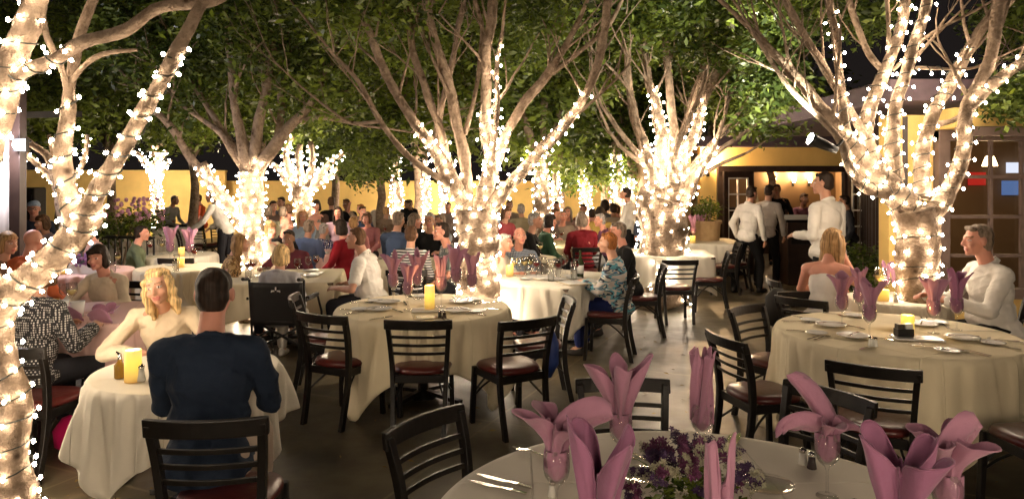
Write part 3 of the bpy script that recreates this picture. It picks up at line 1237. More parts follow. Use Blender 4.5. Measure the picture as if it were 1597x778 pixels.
# small far lit trees
far_specs = [
    (244, 20.6, 6, 262, 'short far tree with a ball of lights before yellow wall', [(-40, 232), (-28, 250), (-5, 225), (18, 232), (25, 250)]),
    (617, 20, 9, 245, 'straight far tree column left of the central tree', []),
    (663, 21, 5, 250, 'thin far tree column just left of central tree', []),
    (690, 22, 5, 255, 'thinnest far tree column touching the central tree', []),
    (843, 11.5, 15, 262, 'stout lit tree just right of the central tree', [(-18, 228), (14, 235)]),
    (868, 19.5, 7, 268, 'slender lit tree to the right of stout lit tree', []),
    (912, 20, 8, 245, 'tall lit tree column before the far yellow wall', []),
    (962, 19, 9, 242, 'tall lit tree column behind the standing vested waiter', []),
    (1004, 20, 7, 275, 'short lit tree column left of multi stemmed tree', []),
    (986, 19, 5, 280, 'thin short lit tree column behind waiter', []),
]
for i, (px, Y, rp, top, lab, br_) in enumerate(far_specs):
    gy = HOR + H * F / Y
    L = [([(px, gy, 0, rp * 1.05), (px + 2, (gy + top) / 2, 0, rp * .9), (px - 1, top + 18, 0, rp * .8), (px, top - 2, 0, rp * .7)], 4)]
    for dx, ty in br_:
        L.append(([(px, top + 22, 0, rp * .6), (px + dx * .5, (top + ty) / 2 + 2, 0, rp * .45), (px + dx, ty, 0, rp * .3)], 3))
    for k in range(3):
        dx = (-30, 5, 34)[k] * 10 / Y * 1.3
        L.append(([(px, top + 4, 0, rp * .6), (px + dx * .4, top - 40, .1 * k, rp * .45), (px + dx, top - 110, .2 * k, rp * .35)], 0))
    tree('patio_tree', lab, Y, L, [(px + rng.uniform(-20, 20), top - 75, .3, 1.6, 1.3, .9, 330), (px + rng.uniform(-40, 40), top - 160, .5, 1.9, 1.4, 1.1, 300)], 100 + i,
         'fairy lights on the ' + lab.replace('before yellow wall', '').replace('with a ball of lights', '').strip(), br=.015 if Y < 15 else .021, pitch=.12, space=.11 if Y > 13 else .1, cable=0, tw=False, leaf=.14, sides=8)

# unlit far trees that close the view
bk = [(-20, 17, 150), (90, 19, 140), (170, 17, 120), (300, 18, 150), (400, 21, 140), (520, 20, 170), (590, 17.5, 190), (650, 22, 150), (770, 20, 140), (870, 21, 190), (940, 20, 200), (1010, 22, 150), (1110, 17.5, 120), (1200, 19, 110)]
side = ['far left', 'left', 'left', 'left', 'mid left', 'centre left', 'centre', 'centre', 'centre', 'centre right', 'centre right', 'right', 'right', 'far right']
for i, (px, Y, top) in enumerate(bk):
    gy = HOR + H * F / Y
    lab = 'dark leafy unlit tree ' + ['beyond the awning at the far left edge', 'beyond the thin curving lit branches', 'behind the shrub and railing', 'above the far seated diner in orange', 'behind the low lit side limb',
          'with leaves above vase shaped tree', 'with leaves hanging over the yellow wall', 'behind the thin lit columns', 'directly behind the central tree', 'right of the stout lit tree', 'bright green above far lit columns',
          'behind the multi stemmed tree', 'over the outdoor sconce', 'over the restaurant roof'][i]
    low = 1 if i in (9, 10) else 0
    bl = [(px, top - 20, 0, 2.6, 1.6, 1.5, 300), (px + 20, top - 120, .5, 2.8, 1.8, 1.6, 300), (px - 15, top + 45, -.3, 1.9, 1.2, .8, 190)]
    if low:
        bl.append((px + 5, 272, -.8, 1.1, .5, .55, 110))
    tree('shade_tree', lab, Y, [([(px, gy, 0, 8), (px + 4, 290, 0, 6), (px - 3, 240, 0, 5), (px, 180, 0, 4)], 0), ([(px, 235, 0, 5), (px - 30, 170, .3, 3), (px - 50, 110, .3, 2)], 0), ([(px, 245, 0, 5), (px + 35, 180, .3, 3), (px + 45, 120, .3, 2)], 0)],
         bl, 300 + i, None, leaf=.19, clump=9, tw=False, sides=7)


# shrubs
def shrub(label, px, Y, zc, rx, rz, n, leaf=.06, pot=None, seed=1, flowers=False):
    x = X_(px, Y)
    o = thing('shrub', label, 'plant', (x, Y, 0))
    me = leaves([((0, 0, zc), (rx, rx, rz), n)], seed, leaf, 8)
    c = bpy.data.objects.new('foliage', me); C.objects.link(c); c.parent = o
    A = MB()
    g = random.Random(seed)
    for k in range(7):
        a = g.uniform(0, 6.28)
        A.tube([(0, 0, max(.02, zc - rz - .3)), (rx * .3 * math.cos(a), rx * .3 * math.sin(a), zc - rz * .3), (rx * .7 * math.cos(a), rx * .7 * math.sin(a), zc + rz * .5)], [.015, .01, .005], 5)
    A.build('stem', M_bark, o)
    if flowers:
        A = MB()
        for k in range(60):
            a, t = g.uniform(0, 6.28), g.uniform(.3, 1)
            A.ell((rx * math.cos(a) * t, rx * math.sin(a) * t - .05, zc + rz * g.uniform(.1, .95)), (.035, .035, .035), n=6, m=4)
        A.build('blossom', M_nap, o)
    if pot:
        A = MB()
        hh = zc - rz + .05
        A.lathe([(pot * .7, 0), (pot, hh - .05), (pot * 1.1, hh - .05), (pot * 1.1, hh), (pot * .95, hh), (pot * .9, hh - .1)], 20)
        A.build('planter', mat('planter_tan', (.36, .25, .13), .8, var=.2), o, smooth=False)
    return o


shrub('dark leafy shrub with small purple blossoms beside the black railing', 190, 11.2, 1.15, .65, .42, 300, .07, None, 5, True)
shrub('green plant in a tall tan planter left of the french doors', 1101, 12.9, 1.3, .32, .24, 150, .06, .26, 6)
shrub('dark leafy shrub behind the small table by host doorway', 1352, 8.2, .75, .42, .42, 330, .055, None, 7)
shrub('low green plant beside the right tree trunk', 1375, 7.6, .65, .26, .3, 150, .05, None, 8)

# floodlight clamped on the right tree
p = W(1280, 222, 6.1)
fx = thing('tree_floodlight', 'black floodlight clamped to the right tree pointing left', 'lamp', p)
A = MB()
A.tube([(.14, 0, -.07), (.05, 0, -.03), (-.05, 0, .012), (-.09, 0, .03)], [.03, .042, .05, .058], 14)
A.build('housing', M_metal_dark, fx, smooth=True)
A = MB(); A.tube([(.1, 0, -.06), (.16, 0, -.02), (.2, .02, .02)], .012, 6); A.build('bracket', M_metal_dark, fx)
A = MB(); A.tube([(-.088, 0, .029), (-.096, 0, .032)], .05, 14); A.build('lamp_glass', bulb_mat('floodg', (1, .95, .8), 60), fx)
lamp('flood_beam', 'SPOT', tuple(p + Vector((-.13, 0, .05))), 600, (1, .93, .75), .05, fx, target=tuple(W(1040, -10, 9.5)), size=R(85), blend=.9)

# unseen lit trees added behind the camera to light the foreground
for (x, y, lab) in ((-2.3, -2.6, 'at left'), (2.9, -2.2, 'at right'), (.6, -4.6, 'at centre')):
    root = thing('patio_tree', 'unseen lit tree added to light the foreground, behind the camera ' + lab, 'tree', (x, y, 0))
    A = MB()
    Ps = [[(x, y, 0, .16), (x, y, .8, .13), (x + .03, y, 1.5, .14)], [(x, y, 1.4, .1), (x - .35, y + .1, 2.3, .07), (x - .6, y + .2, 3.2, .05)], [(x, y, 1.4, .1), (x + .35, y - .1, 2.3, .07), (x + .7, y - .1, 3.2, .05)], [(x, y, 1.4, .1), (x + .0, y + .3, 2.3, .06), (x + .1, y + .6, 3.2, .05)]]
    for P in Ps:
        S = catmull(P, 4)
        A.tube([Vector(p[:3]) - Vector((x, y, 0)) for p in S], [p[3] for p in S], 10)
    A.build('trunk', M_bark, root, smooth=True)
    me = leaves([((0, 0, 4.2), (1.6, 1.6, .7), 260)], int(x * 10 + 900), .1, 9)
    o = bpy.data.objects.new('crown', me); C.objects.link(o); o.parent = root
    wrap(Ps, 'fairy lights of the tree added for foreground light behind the camera ' + lab, (x, y, 0), .0185, .12, .10, int(x * 10 + 77), 0)

g9 = np.random.default_rng(4)
A = MB()
for k in range(900):
    Y = float(g9.uniform(2.2, 12)); x = float(g9.uniform(-.75, .75)) * Y
    a_ = float(g9.uniform(0, 6.28)); L = float(g9.uniform(.012, .035)); wd = L * .3
    dx, dy = math.cos(a_) * L, math.sin(a_) * L
    A.add([(x - dx, y0 := Y - dy, .006), (x + dy * .3, Y - dx * .3, .006 + .4 * L * .5), (x + dx, Y + dy, .008), (x - dy * .3, Y + dx * .3, .006)], [(0, 1, 2, 3)])
o = A.build('fallen_leaves', mat('dry_leaf', (.20, .14, .05), .7, var=.5, vscale=3))
o['kind'] = 'stuff'

# ================================================================== FURNITURE
def make_chair(label):
    """ladder-back bistro chair; origin on the floor under the seat centre, faces +Y"""
    t = thing('dining_chair', label, 'chair')
    A = MB()
    # padded seat, rounded trapezoid
    prof = []
    N = 28
    vs, fs = [], []
    for r_, z in ((.0, .47), (.75, .472), (.95, .462), (1.0, .445), (.98, .425), (0, .424)):
        for j in range(N):
            a = 2 * PI * j / N
            cx_, sy_ = math.cos(a), math.sin(a)
            k = (abs(cx_) ** 3.2 + abs(sy_) ** 3.2) ** (-1 / 3.2)
            y = sy_ * k * .205
            x = cx_ * k * (.205 + .02 * (y / .2))
            vs.append((x * r_, y * r_, z))
    for i in range(5):
        for j in range(N):
            fs.append((i * N + j, i * N + (j + 1) % N, (i + 1) * N + (j + 1) % N, (i + 1) * N + j))
    A.add(vs, fs)
    A.build('seat', M_vinyl, t, smooth=True)
    A = MB()
    A.box((0, .175, .395), (.35, .022, .055)); A.box((0, -.185, .395), (.34, .022, .055))
    A.box((-.182, 0, .395), (.022, .34, .055)); A.box((.182, 0, .395), (.022, .34, .055))
    A.build('seat_frame', M_black, t, bevel=.003)
    for sx in (-1, 1):
        A = MB()
        A.bar((sx * .19, .18, .42), (sx * .2, .2, 0), .034, .034)
        A.build('leg', M_black, t, bevel=.004)
        A = MB()
        P = [(sx * .175, -.255, 0), (sx * .182, -.205, .25), (sx * .188, -.19, .45), (sx * .2, -.215, .64), (sx * .212, -.262, .80)]
        P = [Vector(p) for p in P]
        S = catmull([tuple(p) for p in P], 3)
        vs, fs = [], []
        for i, c in enumerate(S):
            for (a, b) in ((-1, -1), (1, -1), (1, 1), (-1, 1)):
                vs.append((c[0] + a * .016, c[1] + b * .021, c[2]))
        for i in range(len(S) - 1):
            for j in range(4):
                fs.append((i * 4 + j, i * 4 + (j + 1) % 4, i * 4 + 4 + (j + 1) % 4, i * 4 + 4 + j))
        fs.append((3, 2, 1, 0)); k = len(S) * 4; fs.append((k - 4, k - 3, k - 2, k - 1))
        A.add(vs, fs)
        A.build('leg', M_black, t, bevel=.003)
    # curved top rail and slats (bowed backwards)

    def bowed(z, hgt, th, hw, y0, bow, tilt=0, n=12):
        vs, fs = [], []
        for i in range(n + 1):
            u = -1 + 2 * i / n
            x = u * hw
            y = y0 - bow * (1 - u * u)
            e = 1 + .25 * 0
            for (dy, dz) in ((-th / 2, -hgt / 2), (th / 2, -hgt / 2), (th / 2 + tilt, hgt / 2), (-th / 2 + tilt, hgt / 2)):
                vs.append((x, y + dy, z + dz))
        for i in range(n):
            for j in range(4):
                fs.append((i * 4 + j, i * 4 + 4 + j, i * 4 + 4 + (j + 1) % 4, i * 4 + (j + 1) % 4))
        fs.append((0, 1, 2, 3)); fs.append((n * 4 + 3, n * 4 + 2, n * 4 + 1, n * 4))
        return vs, fs
    A = MB()
    A.add(*bowed(.79, .068, .026, .236, -.252, .04, -.012))
    A.build('top_rail', M_black, t, bevel=.005)
    A = MB()
    for z, y0 in ((.70, -.232), (.64, -.215), (.58, -.203)):
        A.add(*bowed(z, .021, .014, .196, y0, .028, -.004))
    A.build('backrest', M_black, t, bevel=.002)
    for sx in (-1, 1):
        A = MB()
        A.tube(catmull([(sx * .188, .17, .22), (sx * .15, .1, .30), (sx * .12, .0, .36), (sx * .14, -.1, .31), (sx * .182, -.19, .24)], 4), .008, 6)
        A.build('brace', M_metal_dark, t)
    A = MB()
    A.tube(catmull([(-.188, .185, .24), (-.1, .16, .34), (0, .15, .37), (.1, .16, .34), (.188, .185, .24)], 4), .008, 6)
    A.build('brace', M_metal_dark, t)
    return t


chair0 = remember(make_chair('x'))
_first_chair = [True]


def chair(x, y, rz, label, group='ladder back dining chairs', s=1.0):
    if _first_chair[0]:
        _first_chair[0] = False
        chair0.location = (x, y, 0)
        chair0.rotation_euler = (0, 0, rz)
        tag(chair0, label, 'chair', group)
        chair0.scale = (s,) * 3
        return chair0
    return dup(chair0, (x, y, 0), rz, label, 'chair', group, s)


def face(dx, dy):
    """rz so that local +Y points to (dx,dy)"""
    return math.atan2(-dx, dy)


def drape(label, cx, cy, rt, rc, seed, m=M_cloth, z=.752, rz=0, kind='round', b=None, cb=None, amp=.03, group=None, n=200, rings=14):
    """cloth lying on a table top (round radius rt or rectangle rt x b half sizes); the cloth itself is a rectangle of half sizes rc, cb"""
    g = random.Random(seed)
    b = b or rt
    cb = cb or rc
    fr = [(g.choice((7, 9, 11, 13, 16, 19, 23)), g.uniform(0, 6.28), g.uniform(.4, 1)) for _ in range(5)]
    vs, fs = [], []
    top = [0, .3, .6, .85, .97, 1.0]

    def rho(th, A, B, p):
        return (abs(math.cos(th) / A) ** p + abs(math.sin(th) / B) ** p) ** (-1 / p)
    K = len(top) + rings
    for j in range(n):
        th = 2 * PI * j / n
        c, s = math.cos(th), math.sin(th)
        r1 = rho(th, rt, b, 2) if kind == 'round' else rho(th, rt, b, 14)
        r2 = max(r1 + .08, rho(th, rc, cb, 30))
        D = min(r2 - r1, z - .015)
        f = sum(a * math.sin(k * th + p) for k, p, a in fr) / 2.2
        f = math.copysign(abs(f) ** .6, f) * 1.25
        corner = max(0, (r2 - r1) - .3)
        for t in top:
            wr = .0015 * math.sin(9 * t + k * th)
            vs.append((r1 * t * c, r1 * t * s, z + (0 if t == 0 else wr * 0)))
        for i in range(1, rings + 1):
            t = i / rings
            d = D * t
            rim = min(d, .02)
            out = .012 * (1 - math.exp(-d / .02)) + amp * (t ** .9) * (f + .35) * min(1, D / .3) + .10 * corner * t + .012 * math.sin(3 * t + f * 4)
            zz = z - d + .004 * math.exp(-d / .01)
            rr = r1 + out
            sw = .02 * t * math.sin(4 * th + seed)
            vs.append((rr * math.cos(th + sw), rr * math.sin(th + sw), zz))
    for j in range(n):
        a, b_ = j * K, ((j + 1) % n) * K
        for i in range(K - 1):
            if i == 0:
                fs.append((a, a + 1, b_ + 1))
            else:
                fs.append((a + i, a + i + 1, b_ + i + 1, b_ + i))
    A = MB()
    A.add(vs, fs)
    o = A.build('tablecloth', m, smooth=True, loc=(cx, cy, 0), rz=rz)
    sm = o.modifiers.new('s', 'SOLIDIFY')
    sm.thickness = .003
    sm.offset = -1
    return tag(o, label, 'tablecloth', group)


def round_table(cx, cy, r, desc, rz=0, drop=None, seed=1, m=M_cloth, kind='round', b=None, amp=.03, cloth=True, rc=None, cb=None):
    t = thing('round_table' if kind == 'round' else 'square_table', ('round' if kind == 'round' else 'square') + ' pedestal table ' + desc, 'table', (cx, cy, 0), rz)
    A = MB()
    bb = b or r
    if kind == 'round':
        A.lathe([(0, .72), (r - .01, .72), (r - .004, .725), (r - .004, .742), (r - .01, .746), (0, .746)], 40)
    else:
        A.box((0, 0, .733), (2 * r - .02, 2 * bb - .02, .026))
    A.build('tabletop', M_woodraw, t)
    A = MB(); A.lathe([(.12, .0), (.12, .01), (.045, .05), (.04, .68), (.1, .718)], 14); A.build('pedestal', M_black, t, smooth=True)
    for k in range(4):
        A = MB()
        a = k * PI / 2 + PI / 4
        A.bar((.05 * math.cos(a), .05 * math.sin(a), .05), (min(r, bb) * .55 * math.cos(a), min(r, bb) * .55 * math.sin(a), .018), .05, .03)
        A.build('leg', M_black, t)
    if cloth:
        drape(('square white cloth ' if kind != 'round' else 'cream cloth draped ') + desc.replace('seen ', ''), cx, cy, r, rc or r + .35, seed, m, rz=rz, kind=kind, b=b, cb=cb, amp=amp)
    return t


# -------------------------------------------------------------- tableware prototypes
def petal(A, base, az, tilt, L, Wd, bend, cup=.35, tip=2.2, twist=0, nv=12, nu=8, root=.4, wave=0, tw0=None):
    if tw0 is None:
        tw0 = 1.15 * math.cos(az)
    vs, fs = [], []
    p = Vector(base)
    ang = tilt
    o = Vector((math.cos(az), math.sin(az), 0))
    for i in range(nv + 1):
        v = i / nv
        ang = tilt + bend * v * v
        d = o * math.sin(ang) + Vector((0, 0, 1)) * math.cos(ang)
        nrm = o * math.cos(ang) - Vector((0, 0, 1)) * math.sin(ang)
        side = Vector((-o.y, o.x, 0))
        tw = tw0 + twist * v
        s2 = side * math.cos(tw) + nrm * math.sin(tw)
        n2 = nrm * math.cos(tw) - side * math.sin(tw)
        wv = Wd * (root + (1 - root) * math.sin(min(1, v * 1.7) * PI / 2)) * max(0, 1 - v ** tip) ** .8
        for j in range(nu + 1):
            u = -1 + 2 * j / nu
            q = p + s2 * (u * wv) - n2 * (cup * wv * u * u) + n2 * (wave * math.sin(u * 5 + v * 4) * wv + .0022 * math.sin(u * 9 - v * 13))
            vs.append(q)
        p = p + d * L / nv
    for i in range(nv):
        for j in range(nu):
            a = i * (nu + 1) + j
            fs.append((a, a + 1, a + nu + 2, a + nu + 1))
    A.add(vs, fs)


def bowl_stuff(A, seed, rb=.040, z0=.115, z1=.215):
    """folded cloth pushed down in the bowl of the goblet"""
    g = random.Random(seed)
    n, m = 40, 10
    ph = [g.uniform(0, 6.28) for _ in range(4)]
    vs, fs = [], []
    for i in range(m + 1):
        t = i / m
        z = z0 + (z1 - z0) * t
        r = rb * (math.sin(min(1, .12 + t * 1.5) * PI / 2)) * (1 - .25 * max(0, t - .6))
        for j in range(n):
            a = 2 * PI * j / n
            f = 1 + .13 * math.sin(5 * a + ph[0] + 3 * t) + .1 * math.sin(8 * a + ph[1] - 4 * t) + .05 * math.sin(13 * a + ph[2] + 7 * t)
            rr = min(rb * .985, r * f)
            vs.append((rr * math.cos(a), rr * math.sin(a), z))
    for i in range(m):
        for j in range(n):
            fs.append((i * n + j, i * n + (j + 1) % n, (i + 1) * n + (j + 1) % n, (i + 1) * n + j))
    fs.append(tuple(range(n))[::-1])
    A.add(vs, fs)


def ruffle(A, seed, L0=.12, L1=.23, flare=.45, lobes=4, twist=.5, z0=.19, r0=.033, curl=.5, ph=None, spread=.17, vary=.2):
    """one square cloth pulled up out of the bowl: pleated cone whose corners stand up and fold over"""
    g = random.Random(seed)
    ph = g.uniform(0, 6.28) if ph is None else ph
    fl = [flare * g.uniform(.55, 1.35) for _ in range(lobes)]
    ln = [1 + g.uniform(-vary, vary) for _ in range(lobes)]
    cu = [curl * g.uniform(-.3, 1.3) for _ in range(lobes)]
    p1, p2 = g.uniform(0, 6.28), g.uniform(0, 6.28)
    n, m = 112, 20
    cols = []
    for j in range(n):
        phi = 2 * PI * j / n
        u = (phi * lobes / (2 * PI)) % 1.0
        k0 = int(phi * lobes / (2 * PI)) % lobes
        # blend lobe parameters between neighbours in the valleys
        cc = .5 - .5 * math.cos(2 * PI * u)
        L = (L0 + (L1 - L0) * cc ** 1.5 * ln[k0]) * (1 + .05 * math.sin(11 * phi + p1))
        f_ = flare * .38 + (fl[k0] - flare * .3) * cc
        q_ = cu[k0] * cc
        r, z = r0 * (.9 + .1 * math.sin(9 * phi + p2)), z0
        col = []
        for i in range(m + 1):
            t = i / m
            ang = f_ * min(1, t * 2.2) + q_ * t * t * 1.6 - (1 - cc) * .06 * (1 - t)
            if i:
                r += L / m * math.sin(ang)
                z += L / m * math.cos(ang)
            rr = max(.004, r * (1 - .42 * (1 - cc) * min(1, t * 2))) + .0055 * t * math.sin(lobes * 4 * phi + 6 * t + p1)
            az = phi - spread * min(1, t * 1.6) * math.sin(2 * PI * u) + ph + twist * t + .10 * t * math.sin(2 * phi + p2)
            col.append((rr * math.cos(az), rr * math.sin(az), z + .003 * math.sin(17 * phi)))
        cols.append(col)
    vs = [q for col in cols for q in col]
    fs = []
    K = m + 1
    for j in range(n):
        a0, b0 = j * K, ((j + 1) % n) * K
        for i in range(m):
            fs.append((a0 + i, b0 + i, b0 + i + 1, a0 + i + 1))
    A.add(vs, fs)
    # rolled hem along the free edge
    edge = [Vector(col[-1]) for col in cols]
    A.tube(edge + [edge[0]], .0016, 5, cap=False)


def napkin(loc, rz, petals, label, seed=1, m=M_nap, group=None, s=1.0, ruf=None):
    A = MB()
    bowl_stuff(A, seed)
    if ruf is None and not petals:
        g0 = random.Random(seed * 7)
        ruf = dict(lobes=g0.choice((3, 4, 4)), flare=g0.uniform(.2, .42), L1=g0.uniform(.17, .21), L0=g0.uniform(.12, .15), curl=g0.uniform(-.1, .3), twist=g0.uniform(-.7, .7), vary=.3)
    if ruf is not None:
        ruffle(A, seed, **ruf)
    for P in petals:
        petal(A, **P)
        Q = dict(P)
        bs = Q['base']
        Q['base'] = (bs[0] * .8 - .004 * math.cos(Q['az']), bs[1] * .8 - .004 * math.sin(Q['az']), bs[2] - .004)
        Q['L'] = Q['L'] * .9
        Q['Wd'] = Q['Wd'] * .93
        Q['tilt'] = Q['tilt'] - .06
        Q['twist'] = Q.get('twist', 0) + .12
        petal(A, **Q)
    o = A.build('folded_napkin', m, smooth=True, loc=loc, rz=rz)
    o.scale = (s,) * 3
    md = o.modifiers.new('s', 'SOLIDIFY')
    md.thickness = .0016
    md.offset = 0
    return tag(o, label, 'napkin', group)


def rand_petals(seed, n=5):
    return []


def rand_petals_old(seed, n=5):
    g = random.Random(seed)
    out = []
    for k in range(n):
        az = 2 * PI * k / n + g.uniform(-.4, .4)
        out.append(dict(base=(.012 * math.cos(az), .012 * math.sin(az), .18), az=az, tilt=g.uniform(.15, .5), L=g.uniform(.14, .24), Wd=g.uniform(.032, .056), bend=g.uniform(-.2, .7), cup=g.uniform(.3, .9), tip=g.uniform(2.6, 6), twist=g.uniform(-.9, .9), wave=g.uniform(.1, .35)))
    return out


def goblet(loc, label, group=None, s=1.0, wine=None):
    def mk():
        A = MB()
        A.lathe([(.0, 0), (.036, .001), (.034, .004), (.008, .009), (.0045, .02), (.0042, .085), (.008, .1), (.024, .112), (.037, .13), (.0425, .155), (.042, .185), (.036, .218), (.0352, .218), (.0408, .185), (.0413, .155), (.036, .132), (.023, .115), (.0, .107)], 28)
        return A.mesh('goblet', M_glass, True)
    me, _ = proto('goblet', mk)
    o = bpy.data.objects.new('water_goblet', me)
    C.objects.link(o)
    o.location = loc
    o.scale = (s,) * 3
    return tag(o, label, 'goblet', group)


def wine_glass(loc, label, group=None, s=1.0, col=None):
    def mk(c):
        A = MB()
        A.lathe([(.0, 0), (.033, .001), (.03, .004), (.004, .01), (.0038, .09), (.012, .1), (.032, .125), (.038, .15), (.034, .2), (.033, .2), (.037, .15), (.031, .127), (.0, .102)], 16, mi=0)
        if c:
            A.lathe([(.0, .104), (.030, .128), (.036, .15), (.0, .151)], 16, mi=1)
        return A.mesh('wine_glass', [M_glass, mat('wine_' + (c or 'x'), dict(red=(.15, .005, .01), white=(.7, .55, .2)).get(c, (.5, .5, .5)), .08)], True)
    me, _ = proto('wg' + str(col), lambda: mk(col))
    o = bpy.data.objects.new('wine_glass', me)
    C.objects.link(o)
    o.location = loc
    o.scale = (s,) * 3
    return tag(o, label, 'wine glass', group)


def tumbler(loc, label, group=None, s=1.0, m=None):
    def mk():
        A = MB()
        A.lathe([(0, 0), (.03, 0), (.036, .11), (.034, .11), (.028, .008), (0, .008)], 16)
        return A.mesh('tumbler', m or M_glass, True)
    me, _ = proto('tum' + str(m and m.name), mk)
    o = bpy.data.objects.new('tumbler', me)
    C.objects.link(o); o.location = loc; o.scale = (s,) * 3
    return tag(o, label, 'glass', group)


def knife(loc, rz, label, group=None):
    def mk():
        A = MB()
        vs, fs = [], []
        P = [(-.115, .006, .006), (-.06, .0075, .007), (-.02, .005, .005), (-.005, .006, .0035), (.03, .0095, .0022), (.085, .009, .002), (.115, .002, .002)]
        for (x, w_, h_) in P:
            vs += [(x, -w_, 0.001), (x, w_, 0.001), (x, w_, h_), (x, -w_, h_)]
        for i in range(len(P) - 1):
            for j in range(4):
                fs.append((i * 4 + j, i * 4 + 4 + j, i * 4 + 4 + (j + 1) % 4, i * 4 + (j + 1) % 4))
        fs += [(0, 1, 2, 3), (27, 26, 25, 24)]
        A.add(vs, fs)
        return A.mesh('knife', M_silver, False)
    me, _ = proto('knife', mk)
    o = bpy.data.objects.new('table_knife', me)
    C.objects.link(o); o.location = loc; o.rotation_euler = (0, 0, rz)
    return tag(o, label, 'knife', group)


def fork(loc, rz, label, group=None):
    def mk():
        A = MB()

        def strip(P):
            vs, fs = [], []
            for (x, y, w_, z, h_) in P:
                vs += [(x, y - w_, z), (x, y + w_, z), (x, y + w_, z + h_), (x, y - w_, z + h_)]
            k = len(P)
            for i in range(k - 1):
                for j in range(4):
                    fs.append((i * 4 + j, i * 4 + 4 + j, i * 4 + 4 + (j + 1) % 4, i * 4 + (j + 1) % 4))
            fs.append((0, 1, 2, 3)); fs.append((4 * k - 1, 4 * k - 2, 4 * k - 3, 4 * k - 4))
            A.add(vs, fs)
        strip([(-.1, 0, .008, .001, .003), (-.05, 0, .005, .003, .003), (.02, 0, .003, .008, .003), (.04, 0, .0085, .006, .002), (.055, 0, .011, .003, .002)])
        for k in range(4):
            strip([(.055, (k - 1.5) * .0062, .002, .003, .002), (.08, (k - 1.5) * .006, .0016, .002, .0016), (.1, (k - 1.5) * .006, .0008, .006, .0015)])
        return A.mesh('fork', M_silver, False)
    me, _ = proto('fork', mk)
    o = bpy.data.objects.new('dinner_fork', me)
    C.objects.link(o); o.location = loc; o.rotation_euler = (0, 0, rz)
    return tag(o, label, 'fork', group)


def plate(loc, label, group=None, s=1.0, m=None):
    def mk():
        A = MB()
        A.lathe([(0, .003), (.055, .003), (.075, .010), (.092, .014), (.093, .016), (.075, .013), (.055, .006), (0, .006)], 28)
        return A.mesh('plate', m or M_white, True)
    me, _ = proto('plate' + str(m and m.name), mk)
    o = bpy.data.objects.new('bread_plate', me)
    C.objects.link(o); o.location = loc; o.scale = (s,) * 3
    return tag(o, label, 'plate', group)


def shaker(loc, label, group=None, s=1.0, fill=(.8, .78, .7)):
    o = thing('shaker', label, 'shaker', loc, group=group)
    A = MB(); A.lathe([(.018, 0), (.02, .003), (.015, .03), (.014, .05)], 10); A.build('body', mat('shk%.2f' % fill[0], fill, .2), o, smooth=True)
    A = MB(); A.lathe([(.015, .05), (.016, .06), (.008, .068), (0, .069)], 10); A.build('lid', M_silver, o, smooth=True)
    o.scale = (s,) * 3
    return o


def candle_mat():
    m = bpy.data.materials.new('glowing_wax')
    m.use_nodes = True
    n = m.node_tree
    b = n.nodes['Principled BSDF']
    b.inputs['Base Color'].default_value = (.8, .62, .3, 1)
    b.inputs['Roughness'].default_value = .5
    tc = n.nodes.new('ShaderNodeTexCoord')
    sx = n.nodes.new('ShaderNodeSeparateXYZ')
    n.links.new(tc.outputs['Object'], sx.inputs[0])
    r = n.nodes.new('ShaderNodeValToRGB')
    cr = r.color_ramp
    cr.elements[0].position, cr.elements[0].color = 0, (.30, .13, .02, 1)
    cr.elements[1].position, cr.elements[1].color = 1, (.9, .55, .12, 1)
    e = cr.elements.new(.66); e.color = (1.0, .72, .06, 1)
    mp = n.nodes.new('ShaderNodeMapRange'); mp.inputs[1].default_value = 0; mp.inputs[2].default_value = .16
    n.links.new(sx.outputs[2], mp.inputs[0])
    n.links.new(mp.outputs[0], r.inputs[0])
    n.links.new(r.outputs[0], b.inputs['Emission Color'])
    b.inputs['Emission Strength'].default_value = .75
    return m


M_wax = candle_mat()


def candle(loc, label, h=.15, r=.04, e=1.2):
    o = thing('pillar_candle', label, 'candle', loc)
    A = MB()
    A.lathe([(r, 0), (r, h - .004), (r - .004, h), (r - .008, h - .002), (r - .01, h - .03), (0, h - .032)], 20)
    A.build('wax', M_wax, o, smooth=True)
    A = MB(); A.lathe([(.003, h - .032), (.006, h - .022), (.004, h - .01), (0, h)], 8); A.build('flame', bulb_mat('flame', (1, .6, .12), 30), o, smooth=True)
    lamp('candle_light', 'POINT', (loc[0], loc[1], loc[2] + h + .03), e, (1, .6, .2), .02, o)
    return o


ZT = .756


def setting(cx, cy, r, a, where, full=True):
    """one place at angle a: knife, forks, plate"""
    c, s = math.cos(a), math.sin(a)
    rr = r - .17
    P = Vector((cx + c * rr, cy + s * rr, ZT))
    t = Vector((-s, c, 0))
    ang = a
    fork(P - t * .17 + Vector((0, 0, 0)), ang + PI + .04, 'silver fork at the ' + where)
    fork(P - t * .2 + Vector((c * .01, s * .01, 0)), ang + PI - .05, 'outer silver fork at the ' + where)
    knife(P + t * .15, ang + PI + .03, 'silver knife at the ' + where)
    if full:
        q = P - t * .27 - Vector((c, s, 0)) * .1
        plate(q, 'small white bread plate at the ' + where, s=.8)


# ================================================================== TABLES, NEAR
# front flower table
TAx, TAy, TAr = .6, 2.12, .865
round_table(TAx, TAy, TAr, 'under the flower arrangement at the front', seed=3, rc=1.25, m=M_cloth)
# right table
TBx, TBy, TBr = 2.68, 4.95, .78
round_table(TBx, TBy, TBr, 'beside the lit tree at right with five purple napkins', seed=9, rc=1.16, rz=R(33), m=M_cloth3, amp=.035)
# centre table
TCx, TCy, TCr = -.75, 5.95, .72
round_table(TCx, TCy, TCr, 'in the centre set with tall mauve napkins and candle', seed=14, rc=1.08, rz=R(12), m=M_cloth3, amp=.04)
# couple's small table
round_table(-1.83, 3.98, .49, 'of the couple at front left with candle', seed=22, rc=.79, rz=R(22), m=M_cloth, amp=.06)
